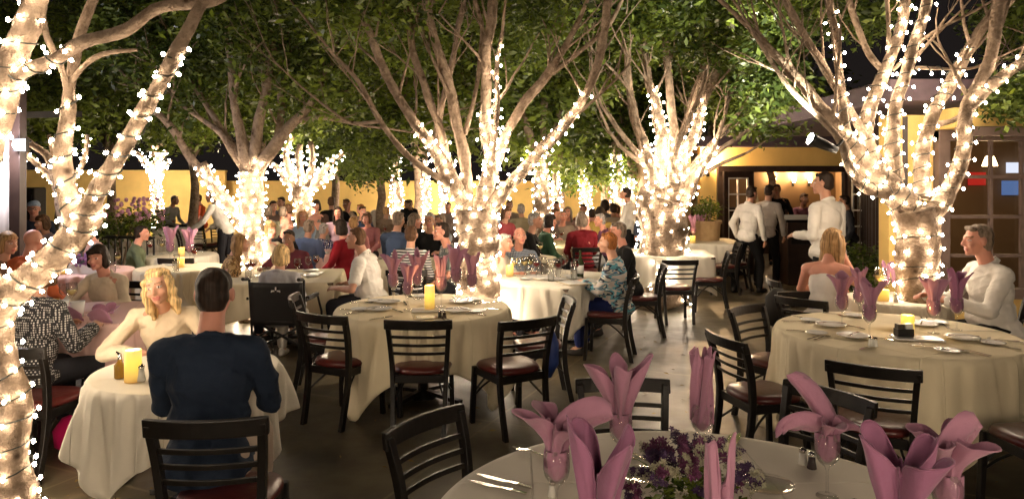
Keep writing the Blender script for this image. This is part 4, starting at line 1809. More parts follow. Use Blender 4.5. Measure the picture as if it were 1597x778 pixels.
# left pink table
round_table(-3.4, 5.65, .62, 'with white buckets between polka dot and cream women', seed=31, rc=.98, rz=R(20), m=M_cloth2, amp=.04)
# TD
u = Vector((-.86, .5)); v_ = Vector((.5, .86))
cD = Vector((.55, 6.92)) + u * .62 + v_ * .72
round_table(cD.x, cD.y, .6, 'crowded with glasses in front of plaid shirted man', kind='square', b=.7, rc=.95, cb=1.05, rz=math.atan2(u.y, u.x), seed=44, amp=.02)
round_table(X_(440, 7.9), 7.95, .62, 'in front of the wheelchair with plates of food', kind='square', rc=.95, rz=R(8), seed=47, m=M_cloth3, amp=.03)
round_table(X_(1045, 10.55), 10.6, .6, 'before the multi stemmed lit tree with pink napkins', kind='square', rc=.98, rz=R(-8), seed=49, amp=.03)
round_table(X_(1098, 12.6), 12.75, .62, 'farther back near the french doors with pink napkins', kind='square', rc=.98, rz=R(-4), seed=50, amp=.03)
round_table(X_(1402, 6.35), 6.4, .42, 'between woman in strapless dress and man in white shirt', seed=52, rc=.75, rz=R(10), m=M_cloth, amp=.03)

# ================================================================== CHAIRS, EMPTY
chair(-.66, 5.22, face(.0, 1), 'black ladder back chair squarely facing away in front of centre table', s=1.02)
chair(-1.28, 5.42, face(.45, .9), 'black chair left of the squarely facing chair at centre table', s=1.02)
chair(-1.62, 6.15, face(.95, .15), 'black chair with light catching its rail beside the white shirted man')
chair(-.02, 5.22, face(-.5, .86), 'black chair right of the squarely facing chair with seat toward centre table', s=1.02)
chair(.22, 5.95, face(-.97, -.1), 'black chair seen side on with blue bag behind it')
chair(-.15, 2.78, face(.8, -.6), 'nearest black chair at bottom centre tilted toward the flower table', s=1.0)
chair(.55, 3.25, face(.0, -1), 'black chair facing the camera behind the spread mauve napkin')
chair(1.62, 4.58, face(.95, .25), 'black chair at left edge of right table, nearer of the pair')
chair(2.02, 5.38, face(.6, -.8), 'black chair with glinting top rail behind its nearer twin')
chair(2.62, 6.05, face(.05, -1), 'black chair with only its top rail showing over right table')
chair(2.07, 4.02, face(.5, .86), 'large black ladder back chair in front of the right table')
chair(1.27, 3.18, face(-.83, -.55), 'dark chair half hidden by the drooping napkin at front')
chair(2.83, 3.76, face(-.05, 1), 'black chair cut off at the right edge, only seat and legs')
chair(2.92, 7.15, face(1, -.1), 'black chair seen edge on behind the woman in strapless dress')
chair(2.12, 9.2, face(-.05, 1), 'black chair facing away in front of the pink napkin table')
chair(2.78, 9.95, face(-.95, .2), 'black chair side on at right of the pink napkin table')
chair(3.42, 11.5, face(-.95, .1), 'black chair nearer the doors, left of a close pair')
chair(3.75, 11.9, face(-.95, .1), 'black chair nearer the doors, right of a close pair')
chair(X_(283, 9.3), 9.4, face(0, 1), 'black chair top showing between two candlelit tables at left')
chair(X_(20, 8.5), 8.4, face(.3, 1), 'black chair in shade at the far left edge')
chair(X_(320, 15.5), 15.5, face(.4, 1), 'black chair of the far group before orange shirted diner')
chair(X_(345, 16), 16, face(-.4, 1), 'black chair of the far group nearest the lit limb')
chair(X_(298, 14.5), 14.5, face(.9, .3), 'black chair of the far group standing sideways')
chair(X_(560, 17), 17.5, face(.2, 1), 'black chair back against the far yellow wall')

# ================================================================== WARE ON FRONT TABLE
napF = [
    (X_(868, 2.2), 2.2, [dict(base=(.0, -.005, .225), az=.0, tilt=.75, L=.21, Wd=.062, bend=1.25, cup=.5, tip=7, root=.7, wave=.12)],
     dict(lobes=4, flare=.5, L1=.18, L0=.11, curl=.35, twist=.6, ph=.6, vary=.3), 'mauve napkin whose long fold flops right in the left goblet', 5, M_nap),
    (X_(968, 2.55), 2.55, [], dict(lobes=4, flare=.42, L1=.265, L0=.165, curl=.05, twist=.35, z0=.16, ph=.45, spread=.14, vary=.12),
     'pink mauve napkin spread in three tall points', 6, M_nap),
    (X_(1095, 2.65), 2.65, [], dict(lobes=4, flare=.05, L1=.27, L0=.225, curl=-.14, twist=1.1, z0=.15, r0=.045, spread=.08, vary=.12),
     'mauve napkin rolled into one narrow upright column', 7, M_nap),
    (X_(1290, 2.35), 2.35, [dict(base=(.02, 0, .2), az=3.0, tilt=.5, L=.25, Wd=.036, bend=.5, cup=1.2, tip=9, root=.8, wave=.1),
                            dict(base=(-.02, -.02, .235), az=-2.85, tilt=1.25, L=.2, Wd=.042, bend=1.35, cup=.4, tip=7, root=.7, wave=.1)],
     dict(lobes=4, flare=.7, L1=.11, L0=.08, curl=1.7, twist=.5, ph=.2), 'pink napkin rolled and drooping to the left over its goblet', 8, M_nap),
    (X_(935, 1.85), 1.85, [], dict(lobes=4, flare=.26, L1=.31, L0=.17, curl=.0, twist=.4, z0=.11, r0=.045, ph=-.75, spread=.14, vary=.2),
     'deep mauve napkin with two broad leaves at the table front', 9, M_nap2),
    (X_(1120, 1.72), 1.72, [], dict(lobes=3, flare=.08, L1=.28, L0=.15, curl=-.1, twist=.3, z0=.13, r0=.03, ph=.4, vary=.3),
     'pale pink napkin of two thin spikes before the flowers', 10, M_nap),
    (X_(1405, 1.82), 1.82, [], dict(lobes=4, flare=.33, L1=.28, L0=.19, curl=.0, twist=.4, z0=.12, r0=.045, ph=.7, spread=.12, vary=.25),
     'deep mauve napkin with tall sharp leaf at bottom right', 11, M_nap2),
    (X_(1478, 2.02), 2.02, [dict(base=(-.02, .0, .2), az=.15, tilt=.5, L=.20, Wd=.078, bend=.9, cup=.25, tip=9, root=.8, wave=.1)],
     dict(lobes=4, flare=.55, L1=.17, L0=.12, curl=.35, twist=.4, ph=1.0), 'wide mauve napkin spreading right in the rightmost front goblet', 12, M_nap),
]
for x, y, P, rf, lab, sd, m in napF:
    napkin((x, y, ZT), 0, P, lab, sd, m, ruf=rf)
    goblet((x, y, ZT), 'clear goblet holding the ' + lab.split(' in the ')[0].split(' over ')[0].split(' at ')[0].split(' before ')[0])

# flower arrangement
fa = thing('flower_arrangement', 'low bouquet of purple and white blossoms on the front table', 'flowers', (X_(1078, 2.1), 2.1, ZT))
A = MB(); A.lathe([(.05, 0), (.075, .03), (.07, .08), (.062, .08), (.065, .03), (0, .02)], 18); A.build('vase', M_white, fa, smooth=True)
me = leaves([((0, 0, .11), (.16, .13, .07), 120)], 77, .035, 7)
o = bpy.data.objects.new('foliage', me); C.objects.link(o); o.parent = fa
g = random.Random(5)


def blossoms(name, m, n, pts=14, size=.0075):
    A = MB()
    for k in range(n):
        a = g.uniform(0, 6.28)
        rr = math.sqrt(g.random())
        c = Vector((.17 * rr * math.cos(a), .14 * rr * math.sin(a), .10 + .13 * math.sqrt(max(0, 1 - rr * rr)) + g.uniform(-.02, .03)))
        d = Vector((c.x * 2.4, c.y * 2.4, .12 + g.random() * .1)).normalized()
        for j in range(pts):
            t = j / pts
            q = c + d * (t * .05) + Vector((g.uniform(-1, 1), g.uniform(-1, 1), g.uniform(-1, 1))) * .016 * (1 - .6 * t)
            # five-petalled floret
            nn = Vector((g.uniform(-1, 1), g.uniform(-1, .3), g.uniform(.2, 1))).normalized()
            u1, v1 = frame(nn)
            for e in range(5):
                b = e * 2 * PI / 5
                p1 = u1 * math.cos(b) + v1 * math.sin(b)
                p2 = u1 * math.cos(b + .5) + v1 * math.sin(b + .5)
                p3 = u1 * math.cos(b - .5) + v1 * math.sin(b - .5)
                A.add([q, q + p3 * size * .8 + nn * size * .3, q + p1 * size * 1.4 + nn * size * .2, q + p2 * size * .8 + nn * size * .3], [(0, 1, 2, 3)])
    A.build(name, m, fa)


blossoms('purple_blossom', mat('petal_purple', (.07, .035, .095), .6, var=.3, vscale=30), 34, 16)
blossoms('magenta_blossom', mat('petal_magenta', (.17, .05, .12), .6, var=.3, vscale=30), 16, 18, .010)
blossoms('white_blossom', mat('petal_white', (.42, .40, .28), .6), 26, 12, .008)
# flatware on front table
knife((X_(775, 2.42), 2.42, ZT), R(150), 'front knife of the pair at lower left of flower table')
knife((X_(785, 2.48), 2.47, ZT), R(148), 'back knife of the pair at lower left of flower table')
fork((X_(832, 2.72), 2.72, ZT), R(140), 'fork beside the left goblet on flower table')
knife((X_(1135, 2.83), 2.83, ZT), R(65), 'left knife behind the bouquet on flower table')
knife((X_(1148, 2.84), 2.84, ZT), R(65), 'right knife behind the bouquet on flower table')
fork((X_(1000, 2.62), 2.62, ZT), R(120), 'fork left of the bouquet on flower table')
fork((X_(1300, 2.28), 2.28, ZT), R(20), 'fork at the foot of drooping napkin goblet')
knife((X_(1012, 2.66), 2.64, ZT), R(120), 'knife left of the bouquet on flower table')
plate((X_(1000, 2.5), 2.5, ZT), 'clear side plate beside the bouquet', s=.9, m=M_glass)
plate((X_(1195, 2.42), 2.42, ZT), 'clear rippled plate right of the bouquet', s=1.0, m=M_glass)
shaker((X_(1252, 2.62), 2.62, ZT), 'left salt shaker by the drooping napkin', s=.9)
shaker((X_(1266, 2.58), 2.58, ZT), 'right salt shaker by the drooping napkin', s=.9, fill=(.05, .04, .04))
shaker((X_(862, 2.33), 2.35, ZT), 'tiny shaker under the flopping napkin', s=.8)

# right table ware
for i, (px, Y, lab) in enumerate(((1313, 5.13, 'leftmost'), (1356, 4.72, 'second from left'), (1340, 5.45, 'small back left'), (1456, 4.9, 'tallest, right of the candle'), (1492, 5.0, 'rightmost dark'))):
    m = M_nap2 if i == 4 else M_nap
    sc_ = 1.05
    napkin((X_(px, Y), Y, ZT), 0, rand_petals(200 + i, 6), lab + ' mauve napkin blooming from a goblet on right table', 60 + i, m, s=sc_)
    goblet((X_(px, Y), Y, ZT), 'clear goblet with the ' + lab + ' napkin on right table', s=sc_)
candle((X_(1418, 4.86), 4.88, ZT), 'glowing square shouldered candle behind sugar caddy on right table', .13, .042, 1.0)
cd = thing('sugar_caddy', 'small caddy of dark and pale sugar packets on right table', 'caddy', (X_(1412, 4.74), 4.76, ZT + .012))
A = MB(); A.box((0, 0, .025), (.11, .06, .05)); A.build('holder', M_metal_dark, cd, bevel=.003)
A = MB(); A.box((-.028, 0, .05), (.045, .045, .06), (0, .05, 0)); A.build('packet', mat('packet_dark', (.05, .04, .03), .5), cd)
A = MB(); A.box((.028, 0, .055), (.045, .045, .06), (0, -.05, 0)); A.build('packet', M_white, cd)
A = MB(); A.box((0, 0, .006), (.30, .15, .010)); o = A.build('tray', M_white, loc=(X_(1430, 4.72), 4.72, ZT), rz=R(-12), bevel=.003); tag(o, 'rectangular white tray under the sugar caddy on right table', 'tray')
fork((X_(1448, 4.45), 4.45, ZT), R(140), 'first crossed fork at front of right table')
fork((X_(1456, 4.47), 4.47, ZT + .004), R(115), 'second crossed fork at front of right table')
shaker((X_(1358, 4.52), 4.52, ZT), 'left glass shaker at front of right table', s=.9)
shaker((X_(1365, 4.5), 4.5, ZT), 'right glass shaker at front of right table', s=.9)
for i, (a, wn) in enumerate(((165, 'far left place of right table'), (215, 'near left place of right table'), (118, 'back left place of right table'), (60, 'back right place of right table'), (-12, 'right hand place of right table'), (-60, 'near right place of right table'))):
    setting(TBx, TBy, TBr, R(a), wn)
# centre table ware
for i, (px, Y, lab, hh) in enumerate(((613, 6.2, 'leftmost upright', 1.0), (636, 5.8, 'lower second', .95), (651, 6.35, 'small back', .95), (688, 5.95, 'broad middle', 1.05), (711, 6.4, 'tallest', 1.1), (736, 6.2, 'rightmost drooping', 1.0))):
    napkin((X_(px, Y), Y, ZT), 0, rand_petals(300 + i, 5), lab + ' mauve napkin in a goblet on centre table', 80 + i, M_nap, s=hh * 1.12)
    goblet((X_(px, Y), Y, ZT), 'clear goblet under the ' + lab + ' napkin on centre table', s=hh * 1.12)
candle((X_(670, 5.8), 5.8, ZT + .012), 'tall glowing yellow candle on centre table', .19, .042, 1.4)
A = MB(); A.box((0, 0, .006), (.26, .14, .010)); o = A.build('tray', M_white, loc=(X_(668, 5.76), 5.76, ZT), rz=R(4), bevel=.003); tag(o, 'white tray under the candle on centre table', 'tray')
shaker((X_(686, 5.45), 5.45, ZT), 'left pepper shaker at front of centre table', s=.95, fill=(.03, .025, .02))
shaker((X_(693, 5.44), 5.43, ZT), 'right pepper shaker at front of centre table', s=.95, fill=(.04, .025, .02))
for i, (a, wn) in enumerate(((180, 'far left place of centre table'), (228, 'near left place of centre table'), (130, 'back left place of centre table'), (70, 'back right place of centre table'), (5, 'right hand place of centre table'), (-50, 'near right place of centre table'))):
    setting(TCx, TCy, TCr, R(a), wn)
for i, (tx, ty, rr_, nm) in enumerate(((TBx, TBy, TBr, 'right'), (TCx, TCy, TCr, 'centre'))):
    for k, (a_, wh) in enumerate(((150, 'back left'), (35, 'back right'), (205, 'left'), (-35, 'near right'))):
        q = Vector((tx + math.cos(R(a_)) * rr_ * .52, ty + math.sin(R(a_)) * rr_ * .52, ZT))
        plate(q, 'dinner plate at the ' + wh + ' of the ' + nm + ' table', s=1.15)
        fork(q + Vector((.0, .0, .018)), R(a_ + 20), 'fork resting on the ' + wh + ' dinner plate of the ' + nm + ' table')
        knife(q + Vector((.15, -.03, 0)), R(a_ * .3 + 60), 'knife beside the ' + wh + ' dinner plate of the ' + nm + ' table')
# couple's table
candle((X_(201, 3.68), 3.72, ZT), 'glowing pillar candle on the small table of the couple', .165, .042, 1.6)
o = thing('oil_cruet', 'glass cruet of amber oil beside the couple\'s candle', 'cruet', (X_(182, 3.75), 3.78, ZT))
A = MB(); A.lathe([(.026, 0), (.028, .005), (.028, .07), (.012, .09), (.011, .1)], 12); A.build('bottle', mat('amber', (.3, .17, .03), .1), o, smooth=True)
A = MB(); A.tube([(0, 0, .1), (0, 0, .125), (-.02, 0, .14)], [.012, .009, .005], 8); A.build('spout', M_steel, o)
shaker((X_(216, 3.7), 3.72, ZT), 'white shaker beside the couple\'s candle', s=1.3)
tumbler((X_(240, 3.95), 3.98, ZT), 'water glass in front of the blonde woman', s=1.1)
# left pink table
for i, (px, Y) in enumerate(((96, 5.55), (121, 5.5))):
    A = MB(); A.lathe([(0, 0), (.04, 0), (.052, .12), (.049, .12), (.037, .006), (0, .006)], 18)
    o = A.build('ice_bucket', M_white, smooth=True, loc=(X_(px, Y), Y, ZT)); tag(o, ('left', 'right')[i] + ' small white bucket on the pink cloth table', 'bucket')
wine_glass((X_(112, 5.75), 5.75, ZT), 'glass of white wine behind the white buckets', s=1.15, col='white')
wine_glass((X_(100, 5.85), 5.85, ZT), 'clear wine glass left behind the white buckets', s=1.05)
tumbler((X_(84, 5.6), 5.6, ZT), 'amber drink at the edge of pink cloth table', s=1.1, m=mat('amber_drink', (.6, .3, .06), .15))
A = MB()
g2 = random.Random(3)
for k in range(3):
    petal(A, (0, 0, .01), g2.uniform(0, 6), 1.3, .2, .1, .15, cup=.2, tip=5, wave=.15)
petal(A, (0, 0, .02), .3, .6, .14, .07, 1.0, cup=.5, tip=3)
o = A.build('crumpled_napkin', M_nap, smooth=True, loc=(X_(168, 5.6), 5.6, ZT + .01)); o.scale = (.62,) * 3; tag(o, 'crumpled pink napkin on table before the cream sweater woman', 'napkin'); o.modifiers.new('s', 'SOLIDIFY').thickness = .003
A = MB()
petal(A, (0, 0, .008), 2.8, 1.5, .3, .1, .05, cup=.1, tip=7, wave=.08); petal(A, (.05, 0, .008), -.4, 1.5, .25, .09, .3, cup=.1, tip=7, wave=.08)
o = A.build('crumpled_napkin', M_nap, smooth=True, loc=(X_(125, 5.3), 5.33, ZT + .01)); tag(o, 'flat pink napkin trailing over front of pink cloth table', 'napkin'); o.modifiers.new('s', 'SOLIDIFY').thickness = .003

# napkins in goblets on the farther tables


def far_nap(px, Y, label, sd, s=1.15, m=M_nap):
    napkin((X_(px, Y), Y, ZT), 0, rand_petals(sd, 5), label, sd, m, s=s)
    goblet((X_(px, Y), Y, ZT), 'goblet holding the ' + label, s=s)


for i, (px, Y, lab) in enumerate(((1018, 10.35, 'dark pink napkin at left on table before the lit tree'), (1030, 10.6, 'second pink napkin on table before the lit tree'), (1062, 12.5, 'tall pale pink napkin on farther table near the doors'),
                                  (1081, 12.4, 'middle pink napkin on farther table near the doors'), (1093, 12.8, 'right pink napkin on farther table near the doors'),
                                  (265, 9.2, 'left mauve napkin on the candlelit table at left'), (296, 9.15, 'right mauve napkin on the candlelit table at left'),
                                  (1383, 6.6, 'low mauve napkin behind the pale candle at right'), (1396, 6.5, 'flattened mauve napkin near the right tree'))):
    far_nap(px, Y, lab, 400 + i, 1.25 if Y > 9 else .8)
candle((X_(1018, 10.2), 10.2, ZT), 'square yellow candle on table before the lit tree', .12, .06, .8)
candle((X_(1080, 12.25), 12.25, ZT), 'small amber candle on farther table near the doors', .12, .05, .8)
candle((X_(1378, 6.25), 6.25, ZT), 'pale candle between strapless dress woman and right tree', .10, .045, .8)
wine_glass((X_(1373, 6.35), 6.35, ZT), 'wine glass standing near the pale candle at right', s=1.4, col='white')
shaker((X_(1397, 6.2), 6.2, ZT), 'white shaker near the pale candle at right', s=1.1)

# menus and glasses of the square table
for i, (px, Y, w_, d_, rz_, lab) in enumerate(((905, 7.35, .42, .3, .4, 'large open menu at the table edge before the blue patterned woman'), (850, 7.7, .3, .22, .5, 'smaller menu among glasses on the crowded table'))):
    A = MB(); A.box((0, 0, .006), (w_, d_, .006)); A.box((0, .0, .0115), (w_ - .03, d_ - .03, .002), mi=1)
    o = A.build('menu', [M_cloth3, M_white], loc=(X_(px, Y), Y, ZT + .001), rz=rz_); tag(o, lab, 'menu')

T_CROWD = []


def litter(cx, cy, r, n, seed, where, far=False):
    g = random.Random(seed)
    for k in range(n):
        a = g.uniform(0, 6.28); rr = r * math.sqrt(g.random()) * .85
        p = (cx + rr * math.cos(a), cy + rr * math.sin(a), ZT)
        t = g.random()
        if t < .42:
            wine_glass(p, 'wine glass ' + where, 'wine glasses ' + where, g.uniform(.95, 1.15), g.choice((None, 'red', 'white')))
        elif t < .72:
            tumbler(p, 'water tumbler ' + where, 'tumblers ' + where, 1.05)
        else:
            plate(p, 'white plate ' + where, 'plates ' + where, g.uniform(.8, 1.2))


litter(cD.x, cD.y, .5, 30, 71, 'on the crowded square table')
litter(X_(445, 7.9), 7.95, .5, 16, 72, 'on the wheelchair side table')
bo = thing('wine_bottle', 'small wine bottle with pale label on the crowded square table', 'bottle', (X_(905, 7.75), 7.75, ZT))
A = MB(); A.lathe([(.036, 0), (.038, .01), (.038, .17), (.015, .23), (.014, .29), (.017, .3)], 16); A.build('body', mat('bottle_glass', (.02, .03, .01), .1), bo, smooth=True)
A = MB(); A.lathe([(.0388, .05), (.0388, .14)], 16); A.build('sticker', M_white, bo, smooth=True)
A = MB(); A.lathe([(0, 0), (.06, 0), (.075, .03), (.073, .16), (.05, .2), (.048, .2), (.07, .15), (0, .01)], 18)
o = A.build('water_pitcher', M_glass, smooth=True, loc=(X_(828, 7.9), 7.9, ZT)); tag(o, 'round glass pitcher at left of the crowded square table', 'pitcher')

crowd_tables = [  # px, Y, r, label bits, glasses
    (283, 8.75, .52, 'nearer of two candlelit tables at left behind blonde woman', 4),
    (275, 10.3, .55, 'farther of two candlelit tables at left behind blonde woman', 5),
    (118, 8.4, .62, 'with purple flowers behind the leaning limb', 7),
    (30, 9.3, .6, 'in shade at far left behind orange shirt', 6),
    (268, 16, .6, 'far at left before the yellow wall', 4),
    (508, 10.9, .6, 'between red sweater and navy shirt diners', 9),
    (648, 9.35, .6, 'beyond the striped shirt woman', 7),
    (585, 13.6, .65, 'in the far crowd left of centre', 6),
    (460, 15.6, .65, 'in the far crowd beside vase shaped tree', 5),
    (872, 12.15, .72, 'with olive cloth among diners right of centre', 10),
    (968, 14.3, .6, 'in front of the vested waiter', 5),
    (700, 13.5, .65, 'in the far crowd behind the central tree', 4),
    (812, 9.9, .5, 'behind the plaid shirted man', 4),
    (215, 13.5, .6, 'beyond the railing at left', 3),
]
for i, (px, Y, r, lab, n) in enumerate(crowd_tables):
    round_table(X_(px, Y), Y, r, lab, seed=90 + i, rc=r + .33, rz=R(17 * i), m=(M_cloth3, M_cloth, M_cloth2)[i % 3] if i != 9 else mat('olive_cloth', (.5, .44, .26), .85), amp=.035)
    litter(X_(px, Y), Y, r, n, 500 + i, 'on the table ' + lab)
for px, Y, lab in ((282, 8.7, 'bright yellow candle on nearer candlelit table at left'), (283, 10.05, 'small yellow candle on farther candlelit table at left'), (234, 13.2, 'small candle glowing beyond the railing'), (98, 8.1, 'pale candle beside the leaning limb'), (16, 9.0, 'round yellow candle in shade at far left'), (795, 7.9, 'squat candle at the tree end of crowded table')):
    candle((X_(px, Y), Y, ZT), lab, .12, .042, .9)
pf = thing('flower_arrangement', 'row of purple flowers on table behind leaning limb', 'flowers', (X_(128, 8.15), 8.15, ZT))
A = MB(); A.box((0, 0, .05), (.4, .1, .1)); A.build('vase', M_white, pf)
A = MB()
for k in range(70):
    A.ell((g.uniform(-.22, .22), g.uniform(-.07, .07), g.uniform(.09, .22)), (.02, .02, .02), n=6, m=4)
A.build('blossom', mat('petal_lilac', (.3, .14, .32), .6, var=.3), pf)
for i, (px, Y) in enumerate(((225, 12.9), (250, 13.2))):
    far_nap(px, Y, ('left', 'right')[i] + ' mauve napkin beyond the railing near the far small tree', 450 + i, 1.4)

# bags
A = MB()
A.lathe([(.08, 0), (.13, .03), (.14, .14), (.09, .22), (.03, .25)], 14, sx=1.2, sy=.6)
o = A.build('handbag', mat('magenta_bag', (.5, .01, .10), .45), smooth=True, loc=(X_(122, 4.75), 4.75, .0)); tag(o, 'bright magenta handbag on the floor under polka dot woman\'s chair', 'handbag')
A = MB(); A.tube([(0, 0, .62), (.02, -.02, .5), (.0, -.03, .34), (-.02, -.02, .22)], [.02, .05, .07, .03], 10)
o = A.build('shoulder_bag', mat('blue_bag', (.015, .04, .18), .5), smooth=True, loc=(X_(858, 5.8), 5.78, .0)); tag(o, 'blue bag hanging from the side on chair at centre', 'bag')
A = MB(); A.lathe([(.06, 0), (.12, .05), (.11, .28), (.05, .36)], 12, sx=1.1, sy=.7)
o = A.build('shoulder_bag', M_dark, smooth=True, loc=(X_(1213, 6.8), 6.8, .42)); tag(o, 'black shoulder bag slung on edge on chair behind strapless woman', 'bag')

# wheelchair
wx, wy = X_(444, 6.85), 6.95
wc = thing('wheelchair', 'black transport wheelchair seen from behind', 'wheelchair', (wx, wy, 0), R(-4))
A = MB()
vs, fs = [], []
for i in range(13):
    u = -1 + i / 6
    for k in range(9):
        z = .44 + .42 * k / 8
        vs.append((u * .255, -.25 + .035 * (1 - u * u) * 1 - .06 * (k / 8), z - .012 * (1 - u * u) * (k / 8)))
for i in range(12):
    for k in range(8):
        a = i * 9 + k
        fs.append((a, a + 9, a + 10, a + 1))
A.add(vs, fs)
bk_ = A.build('backrest', mat('black_nylon', (.012, .012, .013), .55, bump=.2, bscale=15), wc, smooth=True)
sm = bk_.modifiers.new('s', 'SOLIDIFY'); sm.thickness = .018
A = MB()
for a in (0, PI / 2, -PI / 2):
    A.box((.028 * math.sin(a), -.302, .78 + .022 * math.cos(a)), (.012, .004, .03), (0, a, 0))
for sx in (-1, 1):
    A.box((sx * .035, -.302, .775), (.022, .004, .008), (0, sx * .5, 0))
A.build('emblem', M_white, bk_)
A = MB(); A.box((0, -.02, .47), (.46, .42, .03)); A.build('seat', M_dark, wc, bevel=.01)
for sx in (-1, 1):
    A = MB()
    A.tube([(sx * .265, -.34, .90), (sx * .265, -.28, .88), (sx * .262, -.24, .5), (sx * .262, -.22, .2)], .012, 8)
    A.tube([(sx * .262, -.24, .68), (sx * .262, .1, .68), (sx * .262, .22, .5), (sx * .262, .25, .2)], .012, 8)
    A.tube([(sx * .262, -.24, .3), (sx * .262, .22, .3)], .012, 8)
    A.build('frame', M_metal_dark, wc, smooth=True)
A = MB(); A.bar((-.25, -.2, .2), (.25, -.18, .45), .02, .02); A.bar((.25, -.16, .2), (-.25, -.14, .45), .02, .02); A.build('cross_brace', M_metal_dark, wc)
for sx in (-1, 1):
    A = MB(); A.box((sx * .262, -.04, .7), (.04, .28, .03)); A.build('armrest', M_dark, wc, bevel=.008)
    A = MB(); A.tube([(sx * .265, -.32, .893), (sx * .265, -.42, .905)], .017, 8); A.build('push_handle', M_dark, wc)
    A = MB(); A.tube([(sx * .28, -.27, .70), (sx * .295, -.27, .70)], .014, 8); A.build('knob', M_steel, wc)
    for y, r in ((-.2, .15), (.27, .09)):
        A = MB()
        A.tube([(sx * .30 + r * 0, y + r * .9 * math.cos(t), r + r * .9 * math.sin(t)) for t in [2 * PI * k / 20 for k in range(21)]], r * .1, 6, cap=False)
        wv = A.build('wheel', M_dark, wc, smooth=True)
        A = MB()
        for k in range(6):
            t = 2 * PI * k / 6
            A.bar((sx * .3, y, r), (sx * .3, y + r * .85 * math.cos(t), r + r * .85 * math.sin(t)), .006, .006)
        A.tube([(sx * .26, y, r), (sx * .315, y, r)], .012, 8)
        A.build('spokes', M_steel, wv)

# ================================================================== PEOPLE
def skin_mat(name, col):
    return mat(name, col, .5, .35, var=.08, vscale=12, bump=.08, bscale=60, sss=.12)


SK = {'a': skin_mat('skin_a', (.62, .34, .23)), 'b': skin_mat('skin_b', (.50, .26, .17)), 'c': skin_mat('skin_c', (.66, .31, .22)), 'd': skin_mat('skin_d', (.28, .14, .08))}
M_lip = mat('lip', (.50, .17, .14), .4)
M_eye = mat('eye_dark', (.05, .03, .02), .2)
M_brow = mat('brow', (.26, .14, .08), .7)
M_eyew = mat('eye_white', (.75, .7, .66), .25)
HAIRC = {'blonde': (.62, .43, .2), 'dkblonde': (.36, .21, .09), 'brown': (.10, .05, .025), 'dark': (.025, .015, .01), 'grey': (.34, .31, .28), 'white': (.62, .58, .52), 'red': (.36, .13, .035), 'greybrown': (.20, .15, .11)}


def hair_mat(k):
    nm = 'hair_' + k
    if nm in MATS:
        return MATS[nm]
    c = HAIRC[k]
    m = mat(nm, c, .6, .25)
    n, b = nodes_of(m)
    tc = n.nodes.new('ShaderNodeTexCoord')
    mp = n.nodes.new('ShaderNodeMapping')
    mp.inputs['Scale'].default_value = (90, 40, 7)
    n.links.new(tc.outputs['Object'], mp.inputs['Vector'])
    t = n.nodes.new('ShaderNodeTexNoise')
    t.inputs['Scale'].default_value = 1
    t.inputs['Detail'].default_value = 3
    n.links.new(mp.outputs[0], t.inputs['Vector'])
    r = ramp2(n, tuple(x * .5 for x in c), tuple(min(1, x * 1.45) for x in c), .35, .65)
    n.links.new(t.outputs['Fac'], r.inputs[0])
    n.links.new(r.outputs[0], b.inputs['Base Color'])
    bp = n.nodes.new('ShaderNodeBump')
    bp.inputs['Strength'].default_value = .7
    bp.inputs['Distance'].default_value = .006
    n.links.new(t.outputs['Fac'], bp.inputs['Height'])
    n.links.new(bp.outputs[0], b.inputs['Normal'])
    return m


def fabric(name, col, bump=.5):
    m = mat('fab_' + name, col, .85, .15, var=.12, vscale=5, bump=bump * 1.6, bscale=14, detail=4)
    return m


def remesh(mb, name, voxel, smooth=3, nz=0, nscale=6, seed=0):
    me = mb.mesh(name, [], True)
    o = bpy.data.objects.new('tmp', me)
    C.objects.link(o)
    r = o.modifiers.new('r', 'REMESH')
    r.mode = 'VOXEL'
    r.voxel_size = voxel
    r.use_smooth_shade = True
    if smooth:
        s = o.modifiers.new('s', 'SMOOTH')
        s.factor = .5
        s.iterations = smooth
    dg = bpy.context.evaluated_depsgraph_get()
    out = bpy.data.meshes.new_from_object(o.evaluated_get(dg))
    bpy.data.objects.remove(o)
    bpy.data.meshes.remove(me)
    out.name = name
    if nz:
        n = len(out.vertices)
        co_ = np.empty(n * 3, np.float32)
        no_ = np.empty(n * 3, np.float32)
        out.vertices.foreach_get('co', co_)
        out.vertices.foreach_get('normal', no_)
        co_ = co_.reshape(-1, 3); no_ = no_.reshape(-1, 3)
        g = np.random.default_rng(seed)
        d = np.zeros(n)
        for k in range(7):
            f = g.normal(size=3) * nscale * (1 + k * .35)
            d += np.sin(co_ @ f + g.random() * 6.28 + 2.0 * np.sin(co_ @ (g.normal(size=3) * nscale * .5))) / (1 + k * .3)
        if nz > .0055:
            r_ = np.zeros(n)
            for k in range(5):
                f = g.normal(size=3) * 11
                r_ += (1 - np.abs(np.sin(co_ @ f + g.random() * 6 + 1.6 * np.sin(co_ @ (g.normal(size=3) * 6))))) ** 3
            d = d * .7 + (r_ - .9) * .8
        co_ += no_ * (d * nz / 2.2)[:, None]
        out.vertices.foreach_set('co', co_.ravel().astype(np.float32))
    out.polygons.foreach_set('use_smooth', [True] * len(out.polygons))
    out.update()
    return out


def ik(S, T, l1, l2, pole):
    S, T = Vector(S), Vector(T)
    d = T - S
    L = min(d.length, (l1 + l2) * .995)
    if d.length > L:
        T = S + d.normalized() * L
        d = T - S
    a = (l1 * l1 - l2 * l2 + L * L) / (2 * L)
    h = math.sqrt(max(0, l1 * l1 - a * a))
    n = d.normalized()
    p = Vector(pole)
    p = (p - n * p.dot(n))
    p = p.normalized() if p.length > 1e-5 else Vector((0, 0, -1))
    return S + n * a + p * h, T


